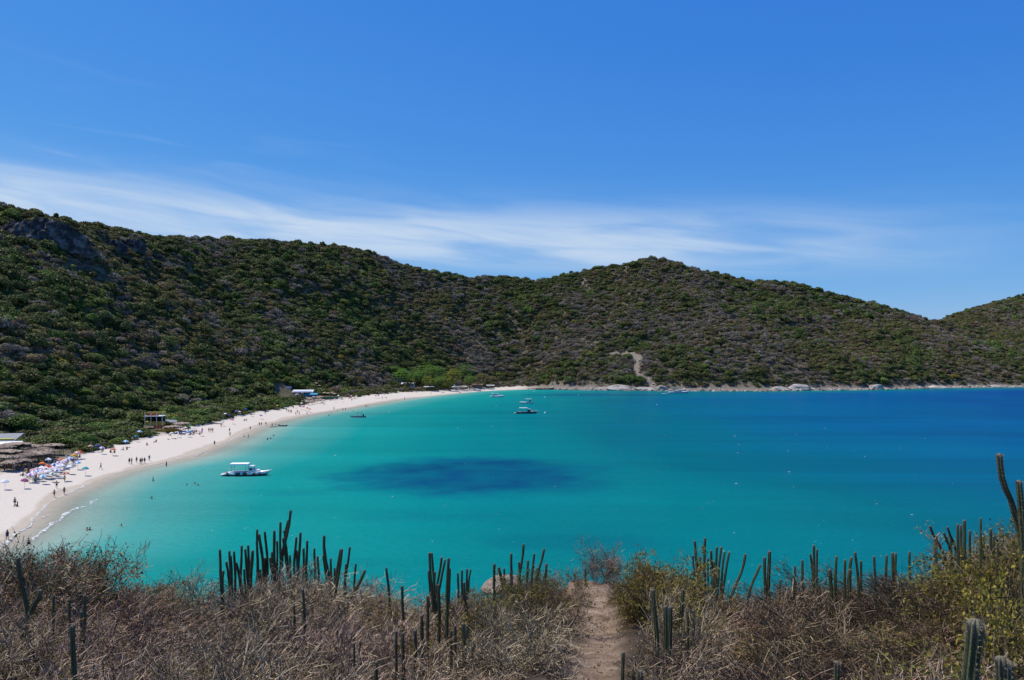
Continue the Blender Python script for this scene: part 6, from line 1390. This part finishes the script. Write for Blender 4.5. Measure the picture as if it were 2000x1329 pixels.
cactus([(5.6, z8((445,640),(450,730))), (5.8, z8((515,635),(512,730)))], 14.8, 'two short cacti standing apart on the right bank')
cactus([(5.8, z8((547,620),(550,730))), (5.8, z8((565,624),(563,730))), (5.0, z8((556,660),(556,730)))], 14.6, 'triple cactus column on the right bank')
cactus([(5.4, z8((642,615),(640,700),(645,740)))], 14.6, 'thin single cactus right of the triple column')
cactus([(5.4, z8((753,473),(780,540),(832,615))), (7.4, z8((787,523),(788,680)))], 15.0, 'crossing pair of cacti before the right-hand rise')
cactus([(5.0, z8((830,510),(850,560),(868,600))), (5.2, z8((850,478),(868,530),(893,570))), (5.6, z8((868,540),(872,610)))], 14.6, 'three leaning cacti right of the crossing pair')
cactus([(6.4, z8((908,463),(910,600))), (6.8, z8((945,440),(948,610))), (5.6, z8((926,468),(928,600))), (5.4, z8((975,498),(975,600)))], 14.0, 'tight clump of cacti left of the leafy shrubs on the right')
cactus([(5.2, z8((1035,430),(1035,520)))], 12.6, 'single cactus top showing above the leafy shrubs on the right')
cactus([(6.4, z8((1090,488),(1092,650))), (5.8, z8((1108,530),(1108,640))), (5.6, z8((1050,530),(1048,630))), (5.2, z8((1130,545),(1132,640))), (5.4, z8((1215,520),(1215,620)))], 13.2, 'straight cacti in front of the leafy shrubs on the right')
cactus([(13.0, z8((1137,72),(1150,200),(1195,340),(1268,490),(1280,640)))], 9.6, 'tall leaning cactus at the right edge, silhouetted on blue water', True)
cactus([(13.5, z8((1246,220),(1262,400),(1275,640)))], 9.5, 'upright cactus at the right edge beside the leaning one', True)
cactus([(36, z8((1008,985),(990,1150),(968,1345)))], 4.3, 'large spiny cactus in the lower right, nearest of all', True, rib=8)
cactus([(26, z8((1146,1192),(1150,1345))), (22, z8((1192,1218),(1192,1345)))], 5.0, 'pair of blunt cactus tops at the bottom right corner', True, rib=8)
cactus([(13.5, z8((240,1220),(240,1345)))], 7.4, 'single ribbed cactus at the bottom edge on the right', True)
z4 = lambda *p: Z(0, 1000, 4.0, *p)
cactus([(8.4, z4((142,355),(158,520),(205,700),(212,800)))], 12.6, 'tall dark cactus tapering up at the left edge')
cactus([(11.5, z4((322,605),(300,690),(240,760),(215,800)))], 12.4, 'short dark cactus arm curving right beside the tall left one')
cactus([(5.6, z4((420,650),(420,740))), (5.8, z4((545,680),(545,830)))], 12.2, 'two faint cactus stubs in the left bushes')
cactus([(7.4, z4((665,645),(655,940))), (7.2, z4((638,775),(640,930)))], 11.2, 'dark double cactus in the left bushes')
cactus([(11.5, z4((565,882),(575,1080),(582,1340)))], 8.4, 'tall dark cactus at the bottom left, cut by the picture edge')
R_tan = rockmat('rock_tan', (.11, .085, .062), (.25, .20, .155), (.40, .34, .275), 2.5)
# ---- pale rocks on the brow and along the path
for i, (px, py, D, w, hh, d, lb) in enumerate([(985, 1132, 18.5, 62, 13, .9, 'low pale boulder on the brow behind the cacti'), (1148, 1145, 24.2, 60, 15, 1.0, 'rounded tan rock at the top of the path'), (1190, 1147, 24.0, 36, 11, .7, 'pale rock step right of the top of the path'), (1130, 1152, 23.6, 36, 12, .7, 'tan rock at the left side of the path top'),
                                                       (1155, 1172, 20.2, 46, 9, .6, 'worn rock ledge across the upper path'), (1170, 1210, 14.6, 44, 12, .45, 'smooth rock hump in the middle of the path')]):
    s = D/F; m_ = rock_mesh('path_rock', 150+i, R_path if 'R_path' in globals() else None, 3, 8, .06) if False else rock_mesh('path_rock', 150+i, em if px > 1100 else R_tan, 3, 8, .06)
    if px > 1100: attr(m_, 'path', np.ones(len(m_.vertices)))
    for p_ in m_.polygons: p_.use_smooth = True
    zc = EYE-(py-HY)/F*D
    o = obj('rock', m_, None, ((px-1000)/F*D, D, zc-hh*s*.62), (0, 0, rng.uniform(-.4, .4)), (w*s*.6, d, hh*s*.9)); tag(o, lb, 'rock', 'rocks on the near hill')

# ------------------------------------------------------------------ look-alikes: say which one, counted from the left
UNITS = ['', 'first', 'second', 'third', 'fourth', 'fifth', 'sixth', 'seventh', 'eighth', 'ninth', 'tenth', 'eleventh', 'twelfth', 'thirteenth', 'fourteenth', 'fifteenth', 'sixteenth', 'seventeenth', 'eighteenth', 'nineteenth']
TENS = {2: ('twentieth', 'twenty'), 3: ('thirtieth', 'thirty'), 4: ('fortieth', 'forty'), 5: ('fiftieth', 'fifty'), 6: ('sixtieth', 'sixty'), 7: ('seventieth', 'seventy'), 8: ('eightieth', 'eighty'), 9: ('ninetieth', 'ninety')}
def ordinal(n): return UNITS[n] if n < 20 else TENS[n//10][0] if n % 10 == 0 else TENS[n//10][1]+'-'+UNITS[n % 10]
same = {}
for o in C.objects:
    if o.parent is None and o.get('category'): same.setdefault(o['label'], []).append(o)
for lb, os_ in same.items():
    if len(os_) < 2: continue
    os_.sort(key=lambda o: o.location.x/max(o.location.y, 1))
    for i, o in enumerate(os_): o['label'] = '%s from left: %s' % (ordinal(i+1) if i < 99 else 'last', lb)
